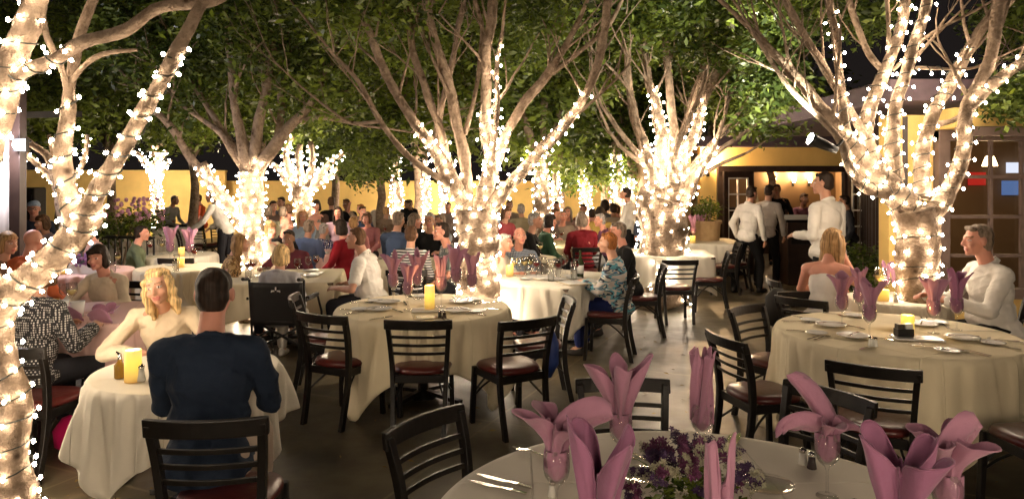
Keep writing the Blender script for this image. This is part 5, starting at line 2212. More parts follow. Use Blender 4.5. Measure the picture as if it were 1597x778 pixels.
def hand(mb, Wp, fwd, palm_n, side, det, curl=.5):
    """palm + four fingers + thumb from wrist Wp along fwd; palm_n = palm facing; side = direction of thumb"""
    f = Vector(fwd).normalized()
    pn = Vector(palm_n)
    pn = (pn - f * pn.dot(f)).normalized()
    sd = pn.cross(f).normalized() * side
    M = Matrix((sd, f, -pn)).transposed()
    mb.ell(Wp + f * .045, (.040, .05, .017), M, 10, 7)
    if not det:
        mb.capsule(Wp + f * .07, .03, Wp + f * .13 + pn * .03, .02, 8)
        return
    for k, L in enumerate((.068, .078, .073, .056)):
        o = (1.5 - k) * .0205
        b = Wp + f * .08 + sd * o
        a = 0
        p = b
        r = .0088
        for j, q in enumerate((.45, .32, .26)):
            a += curl * (.5 if j == 0 else .9)
            d = f * math.cos(a) + pn * math.sin(a)
            nx = p + d * L * q
            mb.capsule(p, r, nx, r * .92, 8)
            p = nx
            r *= .92
    b = Wp + f * .025 + sd * .03
    m1 = b + (f * .6 + sd * .75 + pn * .3).normalized() * .035
    m2 = m1 + (f * .9 + sd * .15 + pn * .45).normalized() * .03
    mb.capsule(b, .013, m1, .011, 8)
    mb.capsule(m1, .011, m2, .009, 8)


CACHE = {}


def person_meshes(key, pose='sit', lean=.15, yaw=0, pitch=0, roll=0, lh=None, rh=None, sleeve='long', hair='short', bulk=1.0, det=False, dress=False,
                  lpole=(-.6, -.5, -.6), rpole=(.6, -.5, -.6), turn=0, sk=.0, legs='fwd', beard=0):
    if key in CACHE:
        return CACHE[key]
    B, Sh, Tr, Ha, So = MB(), MB(), MB(), MB(), MB()
    hipz = .555 if pose == 'sit' else .93
    P = Vector((0, 0, hipz))
    ax = Vector((0, math.sin(lean), math.cos(lean)))
    bx = Vector((0, math.cos(lean), -math.sin(lean)))   # forward, perpendicular
    tm = Matrix.Rotation(turn, 3, 'Z')

    def T(x, y, z):
        return P + tm @ (Vector((x, 0, 0)) + bx * y + ax * z)
    Mt = Matrix((tm @ Vector((1, 0, 0)), tm @ bx, tm @ ax)).transposed()
    b = bulk
    # torso
    tor = [((0, 0, .02), (.155 * b, .12 * b, .12)), ((0, .015 * b, .16), (.15 * b, .115 * b, .15)), ((0, .005, .33), (.162 * b, .112 * b, .16)), ((0, -.01, .43), (.145 + .03 * b, .088, .085))]
    for c, r in tor:
        B.ell(T(*c), r, Mt)
        Sh.ell(T(*c), (r[0] + .014, r[1] + .014, r[2] + .012), Mt)
    Sh.ell(P + Vector((0, 0, -.015)), (.188 * b, .162 * b, .115), None)
    if b > 1.08:
        Sh.ell(T(0, .055 * b, .14), (.14 * b, .11 * b, .13), Mt)
    nk = T(0, -.012, .50)
    ring = [T(.066 * math.cos(t), -.012 + .068 * math.sin(t), .505 - .028 * math.sin(t)) for t in [2 * PI * k / 12 for k in range(13)]]
    for k in range(12):
        Sh.capsule(ring[k], .013, ring[k + 1], .013, 6)
    hc = T(0, .035, .705)
    B.capsule(T(0, -.015, .46), .062, T(0, .01, .61), .053)
    # shoulders, arms
    for sx, ht, pole in ((-1, lh, lpole), (1, rh, rpole)):
        S = T(sx * (.152 + .034 * b), -.01, .445)
        B.capsule(T(sx * .06, -.01, .47), .055, S, .052)
        Sh.capsule(T(sx * .045, -.015, .475), .058, S + ax * .004, .062)
        tgt = Vector(ht) if ht else (Vector((sx * .16, .34, .60)) if pose == 'sit' else Vector((sx * .27, .08, .88)))
        E, Wp = ik(S, tgt, .29, .255, pole)
        B.capsule(S, .048 * (b ** .5), E, .040)
        B.capsule(E, .040, E.lerp(Wp, .3), .040)
        B.capsule(E.lerp(Wp, .3), .040, Wp, .026)
        fd = (Wp - E).normalized()
        hand(B, Wp, fd if det else fd, Vector((-sx * .5, 0, -.85)), -1 if sx > 0 else 1, det, .55)
        if sleeve != 'none':
            if sleeve == 'short':
                Sh.capsule(S, .063 * (b ** .5), S.lerp(E, .68), .060)
            else:
                Sh.capsule(S, .062 * (b ** .5), E, .052)
                Sh.capsule(E, .056, E.lerp(Wp, .95 if sleeve == 'long' else .6), .045)
    # head
    Rh = tm @ Euler((-pitch - lean * .3, roll, yaw)).to_matrix()
    hcen = hc

    def Hd(x, y, z):
        return hcen + Rh @ Vector((x, y, z))

    def hell(mb, c, r):
        mb.ell(Hd(*c), r, Rh)
    hell(B, (0, -.012, .022), (.074, .092, .09))
    hell(B, (0, .02, -.03), (.060, .072, .082))
    hell(B, (0, .036, -.078), (.045, .046, .036))
    hell(B, (0, .072, -.098), (.021, .017, .018))
    B.capsule(Hd(0, .086, .012), .008, Hd(0, .108, -.028), .0125, 8)
    hell(B, (0, .098, -.034), (.019, .012, .009))
    for sx in (-1, 1):
        hell(B, (sx * .077, -.008, -.012), (.010, .022, .032))
        hell(B, (sx * .038, .062, -.035), (.024, .024, .022))
        B.capsule(Hd(sx * .012, .083, .026), .009, Hd(sx * .045, .070, .024), .009, 8)
        hell(B, (sx * .031, .073, .003), (.014, .011, .009))
    B.capsule(Hd(-.019, .084, -.064), .0075, Hd(.019, .084, -.064), .0075, 8)
    B.capsule(Hd(-.014, .084, -.073), .0075, Hd(.014, .084, -.073), .0075, 8)
    B.capsule(Hd(0, -.02, -.03), .055, T(0, .01, .58), .052)
    # hair
    if hair in ('short', 'bob', 'long', 'curly', 'wavy', 'fringe'):
        hell(Ha, (0, -.026, .036), (.081, .093, .088))
        hell(Ha, (0, -.046, -.018), (.074, .066, .076))
        Ha.capsule(Hd(-.04, .045, .088), .02, Hd(.035, .05, .086), .022, 8)
    if hair == 'balding':
        hell(Ha, (0, -.045, -.005), (.080, .063, .05))
        for sx in (-1, 1):
            hell(Ha, (sx * .066, -.012, .02), (.016, .03, .028))
    if hair == 'crop':
        hell(Ha, (0, -.022, .03), (.079, .092, .088))
        hell(Ha, (0, -.042, -.02), (.073, .062, .07))
    if hair in ('bob', 'long', 'curly', 'wavy', 'fringe'):
        for sx in (-1, 1):
            Ha.capsule(Hd(sx * .066, .012, .04), .03, Hd(sx * .076, -.0, -.075), .032, 10)
            hell(Ha, (sx * .062, -.03, -.03), (.036, .06, .09))
        hell(Ha, (0, -.058, -.04), (.086, .062, .098))
    if hair == 'fringe' or hair == 'bob':
        Ha.capsule(Hd(-.05, .066, .058), .021, Hd(.05, .066, .058), .021, 8)
        hell(Ha, (0, -.01, .06), (.082, .095, .075))
    if hair in ('long', 'wavy'):
        gg = random.Random(4)
        for k in range(16):
            a = PI + (k - 7.5) / 7.5 * 1.75
            x0, y0 = .074 * math.sin(a - PI), -.066 * math.cos(a - PI)
            L = .33 if hair == 'long' else .18
            q0 = Hd(x0, y0, -.02); q1 = Hd(x0 * 1.12, y0 * 1.1 - .005, -.13); q2 = Hd(x0 * 1.0 + gg.uniform(-.015, .015), y0 * 1.15 - .012, -L + gg.uniform(-.03, .03))
            Ha.capsule(q0, .024, q1, .023, 8); Ha.capsule(q1, .023, q2, .012, 8)
    if hair == 'cap':
        hell(Ha, (0, -.02, .045), (.083, .098, .075))
        Ha.box(tuple(Hd(0, .11, .055)), (.11, .09, .012), Rh)
    # legs
    th = .55 if pose == 'sit' else .9
    if pose == 'sit':
        for sx in (-1, 1):
            hp = Vector((sx * .085, 0, hipz - .015)); kn = Vector((sx * .13, .42, hipz - .03 + .0)); an = Vector((sx * .13, .40, .09)); to = Vector((sx * .14, .53, .035))
            B.capsule(hp, .08, kn, .055); B.capsule(kn, .052, an, .036); B.capsule(an, .03, to, .022)
            Tr.capsule(hp, .098 * b, kn, .070); Tr.capsule(kn, .070, an.lerp(kn, .1), .056)
            So.ell(an.lerp(to, .45) + Vector((0, 0, -.035)), (.045, .13, .043)); So.ell(an + Vector((0, -.01, -.03)), (.038, .05, .05))
        Tr.ell(P + Vector((0, 0, -.035)), (.165 * b, .138 * b, .10))
    else:
        for sx in (-1, 1):
            hp = Vector((sx * .09, 0, hipz - .03)); kn = Vector((sx * .11, .02 + sx * sk, .5)); an = Vector((sx * .12, -.02 + sx * sk, .09)); to = Vector((sx * .13, .11 + sx * sk, .035))
            B.capsule(hp, .085, kn, .055); B.capsule(kn, .055, an, .036); B.capsule(an, .03, to, .022)
            Tr.capsule(hp, .10, kn, .072); Tr.capsule(kn, .07, an, .056)
            So.ell(an.lerp(to, .45) + Vector((0, 0, -.035)), (.045, .14, .045)); So.ell(an + Vector((0, -.01, -.03)), (.038, .05, .05))
        Tr.ell(P + Vector((0, 0, -.05)), (.168 * b, .135 * b, .11))
    vx = .0075 if det else .0115
    bm_ = remesh(B, 'person_body', vx, 3 if det else 1)
    # face colouring by place
    for m in (SK['a'], M_lip, M_eye, M_brow, M_eyew):
        bm_.materials.append(m)
    if True:
        Ri = Rh.inverted()
        n = len(bm_.polygons)
        cc = np.empty(n * 3, np.float32)
        bm_.polygons.foreach_get('center', cc)
        cc = cc.reshape(-1, 3) - np.array(hcen)
        L = cc @ np.array(Ri.transposed())
        mi = np.zeros(n, np.int32)
        x, y, z = np.abs(L[:, 0]), L[:, 1], L[:, 2]
        front = y > .06
        mi[front & (z > -.083) & (z < -.057) & (x < .025) & (y > .078)] = 1
        ey = front & (((x - .031) / .0135) ** 2 + ((z - .003) / .006) ** 2 < 1)
        mi[ey] = 4
        mi[front & (((x - .031) / .0065) ** 2 + ((z - .003) / .0065) ** 2 < 1)] = 2
        mi[(y > .045) & (x > .012) & (x < .052) & (z > .0245) & (z < .0325)] = 3
        bm_.polygons.foreach_set('material_index', mi)
    out = {'body': bm_}
    if not dress:
        out['shirt'] = remesh(Sh, 'shirt', vx * 1.2, 1, .011, 9, len(key))
    else:
        D = MB()
        for c, r in tor[:3]:
            cc_ = list(c)
            D.ell(T(*cc_), (r[0] + .016, r[1] + .016, r[2] + (.0 if c[2] > .3 else .012)), Mt)
        for sx in (-1, 1):
            D.capsule(Vector((sx * .085, 0, hipz)), .12, Vector((sx * .11, .38, hipz - .02)), .085)
        out['shirt'] = remesh(D, 'dress', vx * 1.3, 2, .004, 9, 3)
    out['trousers'] = remesh(Tr, 'trousers', .013, 2, .005, 9, 5)
    out['shoes'] = remesh(So, 'shoes', .012, 1)
    if Ha.v:
        out['hair'] = remesh(Ha, 'hair', vx * 1.1, 2, {'curly': .014, 'wavy': .018, 'long': .006}.get(hair, .005), {'curly': 38, 'wavy': 22}.get(hair, 26), 7)
    out['Hd'] = (hcen.copy(), Rh.copy())
    out['ring'] = (ring, ax.copy(), tm.copy())
    CACHE[key] = out
    return out


def person(px, Y, rz, label, shirt, hair='short', hc='brown', skin='a', trousers=None, top=None, x=None, z=0, glasses=False, shoes=None, group=None, collar=False, **kw):
    key = repr((hair, sorted(kw.items())))
    R_ = person_meshes(key, hair=hair, **kw)
    o = thing('person', label, 'person', (x if x is not None else X_(px, Y), Y, z), rz, group)
    hcen = R_['Hd'][0]
    s = 1.0
    if top is not None:
        want = H - (top - HOR) / F * Y
        s = want / (hcen.z + .118)
        s = max(.84, min(1.13, s))
    o.scale = (s, s, s)

    def put(name, me, mats):
        c = bpy.data.objects.new(name, me)
        C.objects.link(c)
        c.parent = o
        if not me.materials:
            me.materials.append(mats[0])
        for i, m in enumerate(mats):
            c.material_slots[i].link = 'OBJECT'
            c.material_slots[i].material = m
        return c
    put('body', R_['body'], [SK[skin]])
    put('dress' if kw.get('dress') else 'shirt', R_['shirt'], [shirt])
    put('trousers', R_['trousers'], [trousers or fabric('dark_trousers', (.02, .02, .025))])
    put('shoes', R_['shoes'], [shoes or M_dark])
    if 'hair' in R_:
        nm = 'cap' if hair == 'cap' else 'hair'
        put(nm, R_['hair'], [fabric('cap_' + hc, (.35, .45, .6)) if hair == 'cap' else hair_mat(hc)])
    if collar or shirt is W_:
        rg, ax_, tm_ = R_['ring']
        A = MB()
        cen_ = sum((Vector(q) for q in rg[:12]), Vector()) / 12
        lo, hi, out_ = [], [], []
        for k in range(12):
            q = Vector(rg[k])
            rd = (q - cen_).normalized()
            hi.append(q + ax_ * .034 - rd * .004)
            lo.append(q + ax_ * .004 + rd * .012)
            out_.append(q + ax_ * (-.010 if k in (2, 3, 4) else .0) + rd * (.026 if k in (2, 4) else .018))
        vs_ = lo + hi + out_
        fs_ = []
        for k in range(12):
            if k == 2 or k == 3:
                if k == 3:
                    continue
            k2 = (k + 1) % 12
            fs_.append((k, k2, 12 + k2, 12 + k))
            fs_.append((24 + k, 24 + k2, 12 + k2, 12 + k))
        A.add(vs_, fs_)
        co2 = A.build('collar', shirt, o, smooth=True)
        co2.modifiers.new('s', 'SOLIDIFY').thickness = .004
    if glasses:
        A = MB()
        hcn, Rh = R_['Hd']
        for sx in (-1, 1):
            pts = [hcn + Rh @ Vector((sx * .032 + .022 * math.cos(t), .098, .0 + .016 * math.sin(t))) for t in [2 * PI * k / 14 for k in range(15)]]
            A.tube(pts, .0022, 5, cap=False)
            A.tube([hcn + Rh @ Vector((sx * .054, .097, .004)), hcn + Rh @ Vector((sx * .082, .0, .004))], .002, 5)
        A.tube([hcn + Rh @ Vector((-.01, .1, .004)), hcn + Rh @ Vector((.01, .1, .004))], .002, 5)
        A.build('glasses', M_dark, o)
    return o


LF, RT, CAM, AWAY = R(90), R(-90), R(180), 0.0   # facing left, right, camera, away
W_ = fabric('white', (.72, .68, .62), .6)
CREAM = fabric('cream', (.70, .58, .42), .6)
BLK = fabric('black', (.012, .012, .013), .6)
KHAKI = fabric('khaki', (.42, .33, .26), .5)

# --- foreground couple
person(322, 3.12, face(-.14, .98), 'man in dark navy sweater seen from behind at front left', fabric('navy_sweater', (.018, .028, .05), .9), 'crop', 'dark', 'c', KHAKI, top=420,
       lean=.14, bulk=1.06, det=True, lh=(-.15, .42, .80), rh=(.15, .42, .80), lpole=(-.4, -.5, -1), rpole=(.4, -.5, -1), yaw=.05)
mc = chair(-1.20, 2.98, face(-.08, .99), 'black chair under the man in dark navy sweater', s=1.0)
mc.scale = (1, 1, 1.09)
person(268, 4.72, face(.12, -1), 'smiling blonde woman in cream sweater facing man in navy', CREAM, 'wavy', 'blonde', 'a', top=412,
       lean=.32, det=True, roll=.22, pitch=-.05, bulk=.95, lh=(-.14, .36, .80), rh=(.12, .4, .80), lpole=(-1, -.3, -.4), rpole=(1, -.3, -.4))
chair(X_(262, 4.85), 4.9, face(.1, -1), 'black chair under the smiling blonde woman')
# --- left
person(176, 6.5, face(-.25, -1), 'dark bobbed woman in cream blouse leaning on pink cloth table', CREAM, 'bob', 'dark', 'c', top=380,
       lean=.22, det=True, yaw=.25, bulk=1.0, sleeve='elbow', lh=(-.16, .38, .79), rh=(.1, .42, .79), lpole=(-1, -.3, -.4), rpole=(1, -.3, -.4))
chair(X_(180, 6.7), 6.7, face(-.2, -1), 'black chair under the woman in cream blouse')
person(45, 4.68, face(.25, .95), 'woman in black and white polka dot top seen from behind', mat_dots('polka', (.015, .015, .018), (.5, .48, .45), 62), 'fringe', 'brown', 'b', top=398,
       lean=.12, det=True, bulk=1.08, lh=(-.15, .38, .8), rh=(.15, .38, .8), lpole=(-.4, -.5, -1), rpole=(.4, -.5, -1))
chair(-2.97, 4.46, face(.1, .99), 'black chair under the polka dot woman', s=1.0)
person(36, 7.1, face(.3, 1), 'bald man in bright orange shirt behind leaning limb', fabric('orange', (.75, .18, .07)), 'none', 'grey', 'c', top=358, lean=.12, bulk=1.1)
person(0, 7.2, face(1, -.25), 'blonde woman cut off at the left edge', fabric('brownish', (.3, .18, .12)), 'bob', 'dkblonde', 'a', top=362, lean=.1)
person(55, 11.5, face(.5, -1), 'man in pale cap and dark shirt in shade at left', fabric('darkblue', (.03, .04, .07)), 'cap', 'x', 'c', top=312, lean=.15, glasses=True)
person(165, 8.9, face(-.7, -.7), 'grey haired man with glasses in pink striped shirt', mat_stripes('pinkstripe', (.62, .38, .30), (.5, .26, .20), 22, 'X'), 'short', 'white', 'c', top=341, lean=.3, pitch=-.3, glasses=True, bulk=1.12, det=True)
person(120, 8.95, face(-.3, -1), 'older diner in blue grey shirt partly behind leaning limb', fabric('bluegrey', (.22, .28, .33)), 'short', 'grey', 'b', top=350, lean=.2)
person(262, 19.5, face(.9, -.2), 'man in grey shirt far at left before yellow wall', fabric('grey', (.17, .17, .16)), 'short', 'grey', 'b', top=305, lean=.25)
person(315, 20.5, face(-.7, -.7), 'small far diner in red orange shirt before yellow wall', fabric('redorange', (.6, .10, .03)), 'short', 'brown', 'c', top=303, lean=.12, sleeve='short')
person(352, 13.2, face(-.9, .2), 'waiter in loose white shirt leaning over beyond lit limb', W_, 'short', 'greybrown', 'a', top=296, pose='stand', lean=.42, lh=(-.25, .5, .95), rh=(.2, .45, .95))
# --- wheelchair group
person(350, 8.0, face(.85, .35), 'long haired woman in leopard print at left of food table', mat_blotch('leopard', [(.05, .03, .02), (.45, .25, .08), (.14, .07, .03), (.6, .4, .18)], 22, (1, 1, 1)), 'long', 'dkblonde', 'a', top=365, lean=.22, sleeve='elbow')
person(413, 9.4, face(.8, -.5), 'blonde woman with bun in white lace behind wheelchair', CREAM, 'bob', 'dkblonde', 'c', top=345, lean=.1)
person(438, 9.9, face(.9, -.3), 'pink faced balding man behind wheelchair woman', BLK, 'balding', 'grey', 'c', top=338, lean=.1)
person(457, 8.75, face(-.05, -1), 'dark skinned diner in maroon facing camera over wheelchair', fabric('maroon', (.12, .03, .04)), 'short', 'dark', 'd', top=357, lean=.2, sleeve='short', lh=(-.2, .42, .8), rh=(.3, .4, .85))
person(434, 7.0, face(.1, 1), 'woman with blond bob in grey top seated in wheelchair', fabric('lightgrey', (.42, .41, .43)), 'bob', 'blonde', 'a', top=383, lean=.08, sleeve='elbow', bulk=1.05, det=True, trousers=W_, shoes=W_)
person(584, 7.45, face(-.9, .12), 'man in white polo shirt leaning left at food table', W_, 'short', 'brown', 'b', top=355, lean=.25, sleeve='short', bulk=1.16, det=True, lh=(-.18, .36, .72), rh=(.16, .38, .72), pitch=-.1)
chair(X_(600, 7.4), 7.45, face(-.95, .1), 'black chair under the man in white polo')
person(477, 10.3, face(.3, 1), 'man in blue denim shirt seen from behind', fabric('denim', (.10, .14, .26)), 'short', 'greybrown', 'b', top=343, lean=.1, bulk=1.1)
person(500, 11.2, face(.4, .9), 'person in navy speckled shirt beside the blue denim man', mat_dots('speckle', (.02, .03, .12), (.6, .6, .6), 30), 'short', 'grey', 'b', top=349, lean=.1)
person(512, 11.9, face(-.8, -.4), 'elderly grey man with head bowed above navy shirt', fabric('grey2', (.25, .25, .24)), 'balding', 'grey', 'c', top=331, lean=.28, pitch=-.4)
person(543, 9.9, face(-.8, .3), 'dark haired woman in deep red sweater', fabric('deepred', (.22, .012, .02)), 'bob', 'dark', 'c', top=343, lean=.15)
person(552, 11.0, face(-.3, .95), 'diner in pink shirt behind the red sweater woman', fabric('pink', (.65, .28, .27)), 'short', 'dkblonde', 'c', top=338, lean=.1)
person(517, 16.5, face(-.3, .95), 'man in black shirt seen from behind far before yellow wall', BLK, 'short', 'brown', 'b', top=307, lean=.1, bulk=1.1)
person(543, 17.5, face(-.3, -1), 'far diner in dark vest with crossed arms', BLK, 'short', 'brown', 'd', top=310, lean=.1, sleeve='short')
person(494, 15.6, face(.2, -1), 'far diner with black hair by the vase shaped tree', fabric('brown2', (.09, .05, .04)), 'bob', 'dark', 'c', top=312, lean=.1)
person(441, 17, face(-.3, -1), 'far man in grey blue left of vase shaped tree', fabric('greyblue', (.12, .13, .17)), 'short', 'dark', 'b', top=307, lean=.05)
person(424, 15.5, face(.6, -.8), 'far diner in brown left of the vase shaped tree', fabric('brown3', (.16, .11, .09)), 'short', 'dark', 'b', top=313, lean=.1)
person(412, 14, face(.3, 1), 'far woman with grey brown hair beside the lit trunk', fabric('taupe', (.28, .24, .21)), 'bob', 'greybrown', 'b', top=320, lean=.1)
person(440, 13.5, face(-.2, 1), 'far man in dull olive seen from behind by trunk', fabric('olive', (.16, .15, .10)), 'short', 'greybrown', 'b', top=322, lean=.1)
person(455, 14.2, face(-.8, .2), 'far person in black beside the vase shaped tree trunk', BLK, 'short', 'brown', 'c', top=318, lean=.1)
person(528, 13.6, face(.1, -1), 'woman with long dark hair in middle of left crowd', fabric('mauveshirt', (.3, .2, .25)), 'long', 'dark', 'c', top=322, lean=.1)
person(563, 14.6, face(.5, -.8), 'man in dark blue in middle of far crowd', fabric('dkblue2', (.03, .05, .1)), 'short', 'brown', 'c', top=321, lean=.1)
person(577, 12.9, face(-.3, -1), 'woman with brown curls left of the blue shirt man', fabric('rose', (.4, .16, .16)), 'curly', 'brown', 'c', top=331, lean=.15)
person(566, 16.5, face(-.5, -1), 'far red faced diner raising a hand near yellow wall', fabric('beige', (.4, .3, .22)), 'short', 'red', 'c', top=318, lean=.1, sleeve='short', lh=(-.2, .3, .8), rh=(.25, .2, 1.35))
person(592, 18.5, face(.5, -1), 'far diner in white before the lit tree column', W_, 'short', 'brown', 'b', top=309, lean=.1)
# --- striped group
person(617, 10.1, face(.35, .9), 'man in slate blue shirt with grey hair seen from behind', fabric('slate', (.06, .09, .16)), 'short', 'greybrown', 'b', top=330, lean=.08, bulk=1.15)
person(637, 10.7, face(.9, -.2), 'grey blonde woman in pale lace top behind striped shirt', fabric('lace', (.5, .42, .34)), 'bob', 'greybrown', 'c', top=333, lean=.1)
person(639, 8.35, face(.1, 1), 'woman in black and white striped top seen from behind', mat_stripes('bwstripe', (.72, .7, .66), (.02, .02, .03), 9.5, 'Z', 1.0), 'short', 'brown', 'a', top=352, lean=.08, sleeve='elbow', bulk=1.02, det=True)
chair(X_(640, 8.1), 8.15, face(.05, 1), 'black chair under the striped top woman')
person(634, 17.5, face(.4, -.9), 'black haired waiter bending at left of far pair', BLK, 'short', 'dark', 'd', top=318, pose='stand', lean=.5, lh=(-.2, .5, .95), rh=(.2, .5, .95))
person(650, 17.3, face(-.6, -.7), 'black haired waiter bending at right of far pair', BLK, 'short', 'dark', 'd', top=318, pose='stand', lean=.5, lh=(-.2, .5, .95), rh=(.2, .5, .95))
person(672, 10.6, face(-.1, -1), 'man with glasses in black shirt facing camera over table', BLK, 'short', 'grey', 'b', top=331, lean=.12, glasses=True, sleeve='short', bulk=1.1, lh=(-.2, .42, .8), rh=(.2, .42, .8))
person(693, 11, face(-.7, -.5), 'man in grey polo beside the man with glasses', fabric('grey3', (.27, .29, .30)), 'short', 'greybrown', 'b', top=333, lean=.1, sleeve='short')
person(709, 8.65, face(-.85, -.3), 'dark haired young man in patterned shirt left of central trunk', mat_blotch('palmshirt', [(.04, .07, .09), (.4, .38, .33), (.1, .12, .12)], 14, (1, 1, 1)), 'short', 'dark', 'c', top=346, lean=.2, sleeve='short', det=True, pitch=-.15)
person(700, 18.5, face(-.2, -1), 'far diner in pale top beside the thin lit columns', fabric('palepink', (.5, .4, .36)), 'short', 'brown', 'c', top=315, lean=.1)
person(716, 11.6, face(.3, .9), 'dark haired diner just left of the central trunk', fabric('brown4', (.14, .10, .09)), 'curly', 'dark', 'b', top=332, lean=.1)
person(600, 15.3, face(.3, 1), 'woman with pinned hair in middle distance near tree column', fabric('brown5', (.2, .14, .1)), 'short', 'dkblonde', 'b', top=322, lean=.1)
# --- right of the central tree
person(772, 8.2, face(.8, -.35), 'pale haired person in white shirt beside the central trunk', W_, 'short', 'white', 'c', top=364, lean=.16, det=True, lh=(-.12, .42, .79), rh=(.14, .42, .79))
person(806, 8.5, face(.25, -.9), 'bald man in blue plaid shirt at crowded table', mat_plaid('plaid', (.07, .10, .16), (.45, .5, .55), 16), 'balding', 'greybrown', 'c', top=353, lean=.16, det=True, bulk=1.1, pitch=-.3, sleeve='short', lh=(-.14, .4, .8), rh=(.12, .4, .8))
person(775, 10, face(-.2, -1), 'person in pale blue visor behind bald plaid man', fabric('tan', (.3, .22, .16)), 'cap', 'x', 'b', top=338, lean=.2)
person(824, 10.3, face(.9, -.1), 'grey haired man in black jacket facing right', BLK, 'short', 'grey', 'b', top=331, lean=.1, bulk=1.1)
person(793, 17, face(.3, -1), 'far diner in tan near the stout lit tree', fabric('tan2', (.3, .24, .18)), 'short', 'brown', 'b', top=312, lean=.1)
person(857, 13.2, face(.8, -.4), 'man in brown shirt leftmost at the olive cloth table', fabric('brown6', (.12, .09, .08)), 'short', 'brown', 'b', top=325, lean=.15)
person(876, 13.4, face(.1, -1), 'stout man in tan shirt facing camera at olive cloth table', fabric('taupe2', (.27, .22, .17)), 'short', 'greybrown', 'c', top=328, lean=.22, bulk=1.18, pitch=-.25, sleeve='short', lh=(-.16, .4, .8), rh=(.16, .4, .8))
person(887, 14.6, face(-.3, -1), 'woman with dark blond hair behind stout man in tan', fabric('rose2', (.4, .26, .22)), 'long', 'greybrown', 'c', top=322, lean=.1)
person(867, 17.5, face(.1, -1), 'small far diner above the olive cloth table', fabric('beige2', (.45, .35, .27)), 'short', 'dark', 'c', top=314, lean=.05)
person(909, 11.1, face(-.1, 1), 'grey blond person in red sleeves and black vest from behind', fabric('darkred', (.14, .01, .015)), 'bob', 'greybrown', 'b', top=331, lean=.08, bulk=1.1)
chair(X_(911, 10.9), 10.9, face(-.1, 1), 'black chair under the person with red sleeves')
person(929, 11.6, face(-.75, .2), 'bald pink headed man in grey shirt beside red sleeves person', fabric('grey4', (.26, .27, .28)), 'none', 'grey', 'c', top=336, lean=.25, bulk=1.1, pitch=-.3)
person(910, 16, face(-.2, -1), 'far diner in front of tall lit tree column', fabric('rust', (.3, .12, .08)), 'short', 'dark', 'c', top=318, lean=.05)
person(923, 14.3, face(.3, 1), 'far dark haired diner right of tall lit tree column', fabric('dkgrey', (.05, .05, .06)), 'short', 'dark', 'b', top=325, lean=.05)
person(943, 15.7, face(.2, 1), 'dark haired woman in grey shirt seen from behind far', fabric('grey5', (.2, .22, .25)), 'bob', 'dark', 'b', top=312, lean=.05)
person(957, 14.6, face(.1, 1), 'dark haired person in beige top seen from behind far', fabric('beige3', (.5, .42, .33)), 'short', 'dark', 'b', top=317, lean=.05, bulk=1.08)
person(967, 15, face(-.8, .4), 'brown haired diner next to standing vested waiter', fabric('rust2', (.2, .1, .07)), 'short', 'brown', 'c', top=319, lean=.1)
vw = person(985, 12.9, face(-.75, .4), 'standing waiter in white shirt and black vest at centre right', W_, 'short', 'dark', 'b', top=292, pose='stand', lean=.12, trousers=BLK, pitch=-.25, lh=(-.2, .3, 1.0), rh=(.2, .35, 1.0))
person(1006, 12.6, face(.35, -.75), 'bald man in dark vest with pale sleeves near the lit tree', fabric('vestblue', (.05, .06, .09)), 'none', 'grey', 'c', top=318, lean=.15, bulk=1.12, sleeve='short', lh=(-.15, .42, .85), rh=(.2, .42, .85))
person(1016, 15.6, face(-.5, -.8), 'far brown haired woman behind bald man in vest', fabric('brown7', (.2, .13, .1)), 'long', 'brown', 'b', top=311, lean=.05)
person(980, 8.45, face(-.8, -.05), 'man in black jacket behind blue patterned woman', BLK, 'short', 'greybrown', 'c', top=346, lean=.14, bulk=1.15)
chair(X_(1000, 8.4), 8.4, face(-.98, .1), 'black chair under the man in black jacket')
person(964, 7.35, face(-.88, .32), 'red haired woman in blue and white patterned top', mat_blotch('bluetop', [(.04, .16, .3), (.6, .58, .52), (.02, .03, .06), (.12, .38, .48), (.62, .56, .52)], 5.5, (1, 1, 3.2)), 'short', 'red', 'a', top=362, lean=.12, det=True, bulk=1.12,
       lh=(-.12, .36, .80), rh=(.1, .40, .78), trousers=fabric('blue_skirt', (.012, .02, .09)))
chair(X_(950, 7.2), 7.3, face(-.92, .25), 'black chair under the blue patterned woman', s=1.03)
# --- door area
person(1166, 11.6, face(.8, .5), 'waiter in white shirt walking, leftmost by french doors', W_, 'short', 'dark', 'b', top=290, pose='stand', lean=.1, sk=.16, trousers=BLK)
person(1196, 12.4, face(.7, .6), 'waiter in white shirt walking, middle of doorway', fabric('offwhite', (.5, .46, .42)), 'short', 'dark', 'b', top=288, pose='stand', lean=.08, sk=.1, trousers=BLK)
person(1212, 15.6, face(-.4, -.9), 'waiter in dark vest standing inside beyond the doors', BLK, 'short', 'dark', 'b', top=287, pose='stand', lean=.03, sleeve='long')
ww = person(1291, 8.1, face(-.5, .87), 'tall standing waiter in white shirt seen from behind at host doorway', W_, 'short', 'dark', 'b', top=268, pose='stand', lean=.04, trousers=BLK, bulk=1.1, det=True, lh=(-.17, .26, 1.08), rh=(.17, .26, 1.08), lpole=(-.25, -.5, -1), rpole=(.25, -.5, -1), yaw=.5)
person(1325, 12.3, face(-.8, .3), 'man in dark vest and white collar behind tall waiter', fabric('vest2', (.05, .055, .07)), 'short', 'dark', 'b', top=304, pose='stand', lean=.1)
person(1250, 16.9, face(.2, -1), 'seated guest inside near the bar counter', fabric('rose3', (.3, .12, .16)), 'short', 'brown', 'b', top=300, lean=.1)
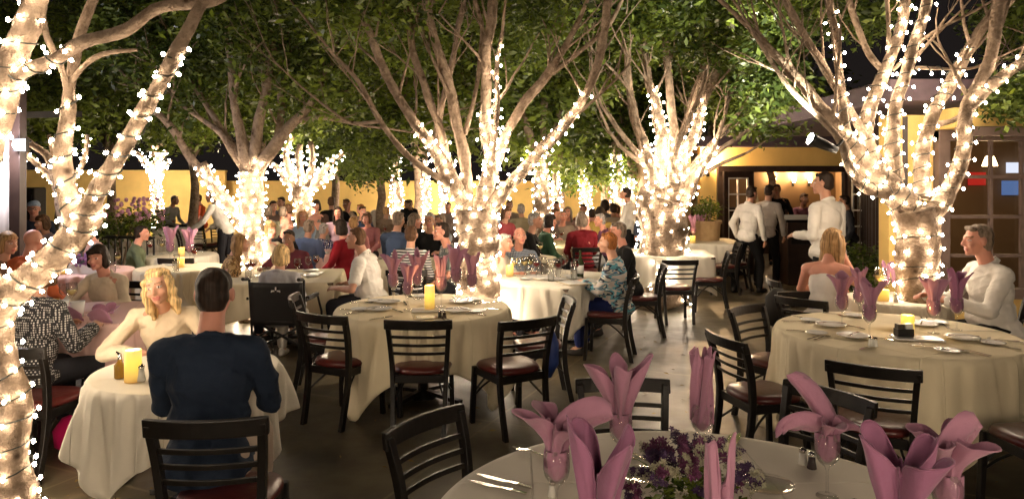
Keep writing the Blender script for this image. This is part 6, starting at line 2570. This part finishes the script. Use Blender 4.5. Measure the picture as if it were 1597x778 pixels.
# --- right table pair
person(1284, 6.2, face(.62, .55), 'long haired woman in white strapless dress with hand at chin', fabric('white_dress', (.72, .66, .60), .25), 'long', 'dkblonde', 'c', top=357, lean=.22, det=True, dress=True, sleeve='none', bulk=.9,
       rh=(.03, .31, 1.12), lh=(-.10, .38, .80), rpole=(.3, .3, -1), lpole=(-.8, 0, -.5))
chair(X_(1268, 6.2), 6.15, face(.7, .6), 'black chair under the woman in strapless dress')
person(1556, 5.72, face(-.95, .1), 'man in white long sleeved shirt facing left at right edge', W_, 'short', 'greybrown', 'c', top=350, lean=.16, det=True, bulk=1.15, lh=(-.14, .42, .80), rh=(.12, .45, .80), lpole=(-.5, -.3, -.8), rpole=(.5, -.2, -.9), trousers=BLK)
chair(X_(1575, 5.75), 5.78, face(-.97, .1), 'black chair under the man in white long sleeves')

# --- more diners filling the far tables
more = [(20, 11.8, 325, .4, -1, 'dark blue jacket', (.04, .05, .09), 'short', 'grey'), (78, 10.6, 335, -.5, -1, 'pale mauve blouse', (.4, .3, .36), 'bob', 'brown'),
        (205, 9.6, 352, .8, .4, 'dull green shirt', (.12, .15, .09), 'short', 'dark'), (398, 12.3, 328, .8, -.4, 'brick coloured shirt', (.3, .09, .05), 'short', 'greybrown'), (470, 12.6, 326, .5, -1, 'pale blue blouse', (.28, .36, .46), 'long', 'dkblonde'),
        (491, 13.2, 324, -.6, .8, 'olive jacket', (.14, .13, .07), 'balding', 'grey'), (785, 13, 322, .7, -.8, 'crimson scarf and coat', (.25, .03, .04), 'bob', 'brown'),
        (815, 14.4, 318, -.3, 1, 'khaki shirt', (.3, .26, .17), 'short', 'grey'), (845, 11.2, 334, .9, .2, 'dark green blouse', (.04, .09, .05), 'bob', 'dark'), (935, 13.6, 322, .3, 1, 'mustard top', (.42, .28, .06), 'long', 'dark'),
        (1000, 15, 316, -.6, -.7, 'white blouse near the lit column', (.6, .56, .5), 'bob', 'dark'), (948, 11.9, 333, -.9, -.1, 'plum cardigan', (.16, .06, .12), 'short', 'grey')]
for i, (px, Y, top, dx, dy, nm, col, hr, hcx) in enumerate(more):
    m_ = fabric(nm.replace(' ', '_'), col) if i % 3 else mat_stripes('st_' + nm.replace(' ', '_'), col, tuple(min(.8, q * 1.9 + .04) for q in col), 16 + i % 5, 'XZ'[i % 2])
    person(px, Y, face(dx, dy), 'background diner wearing ' + nm, m_, hr, hcx, 'abc'[i % 3], top=top, lean=.08 + .04 * (i % 3), bulk=(1.0, 1.08, 1.15)[i % 3])
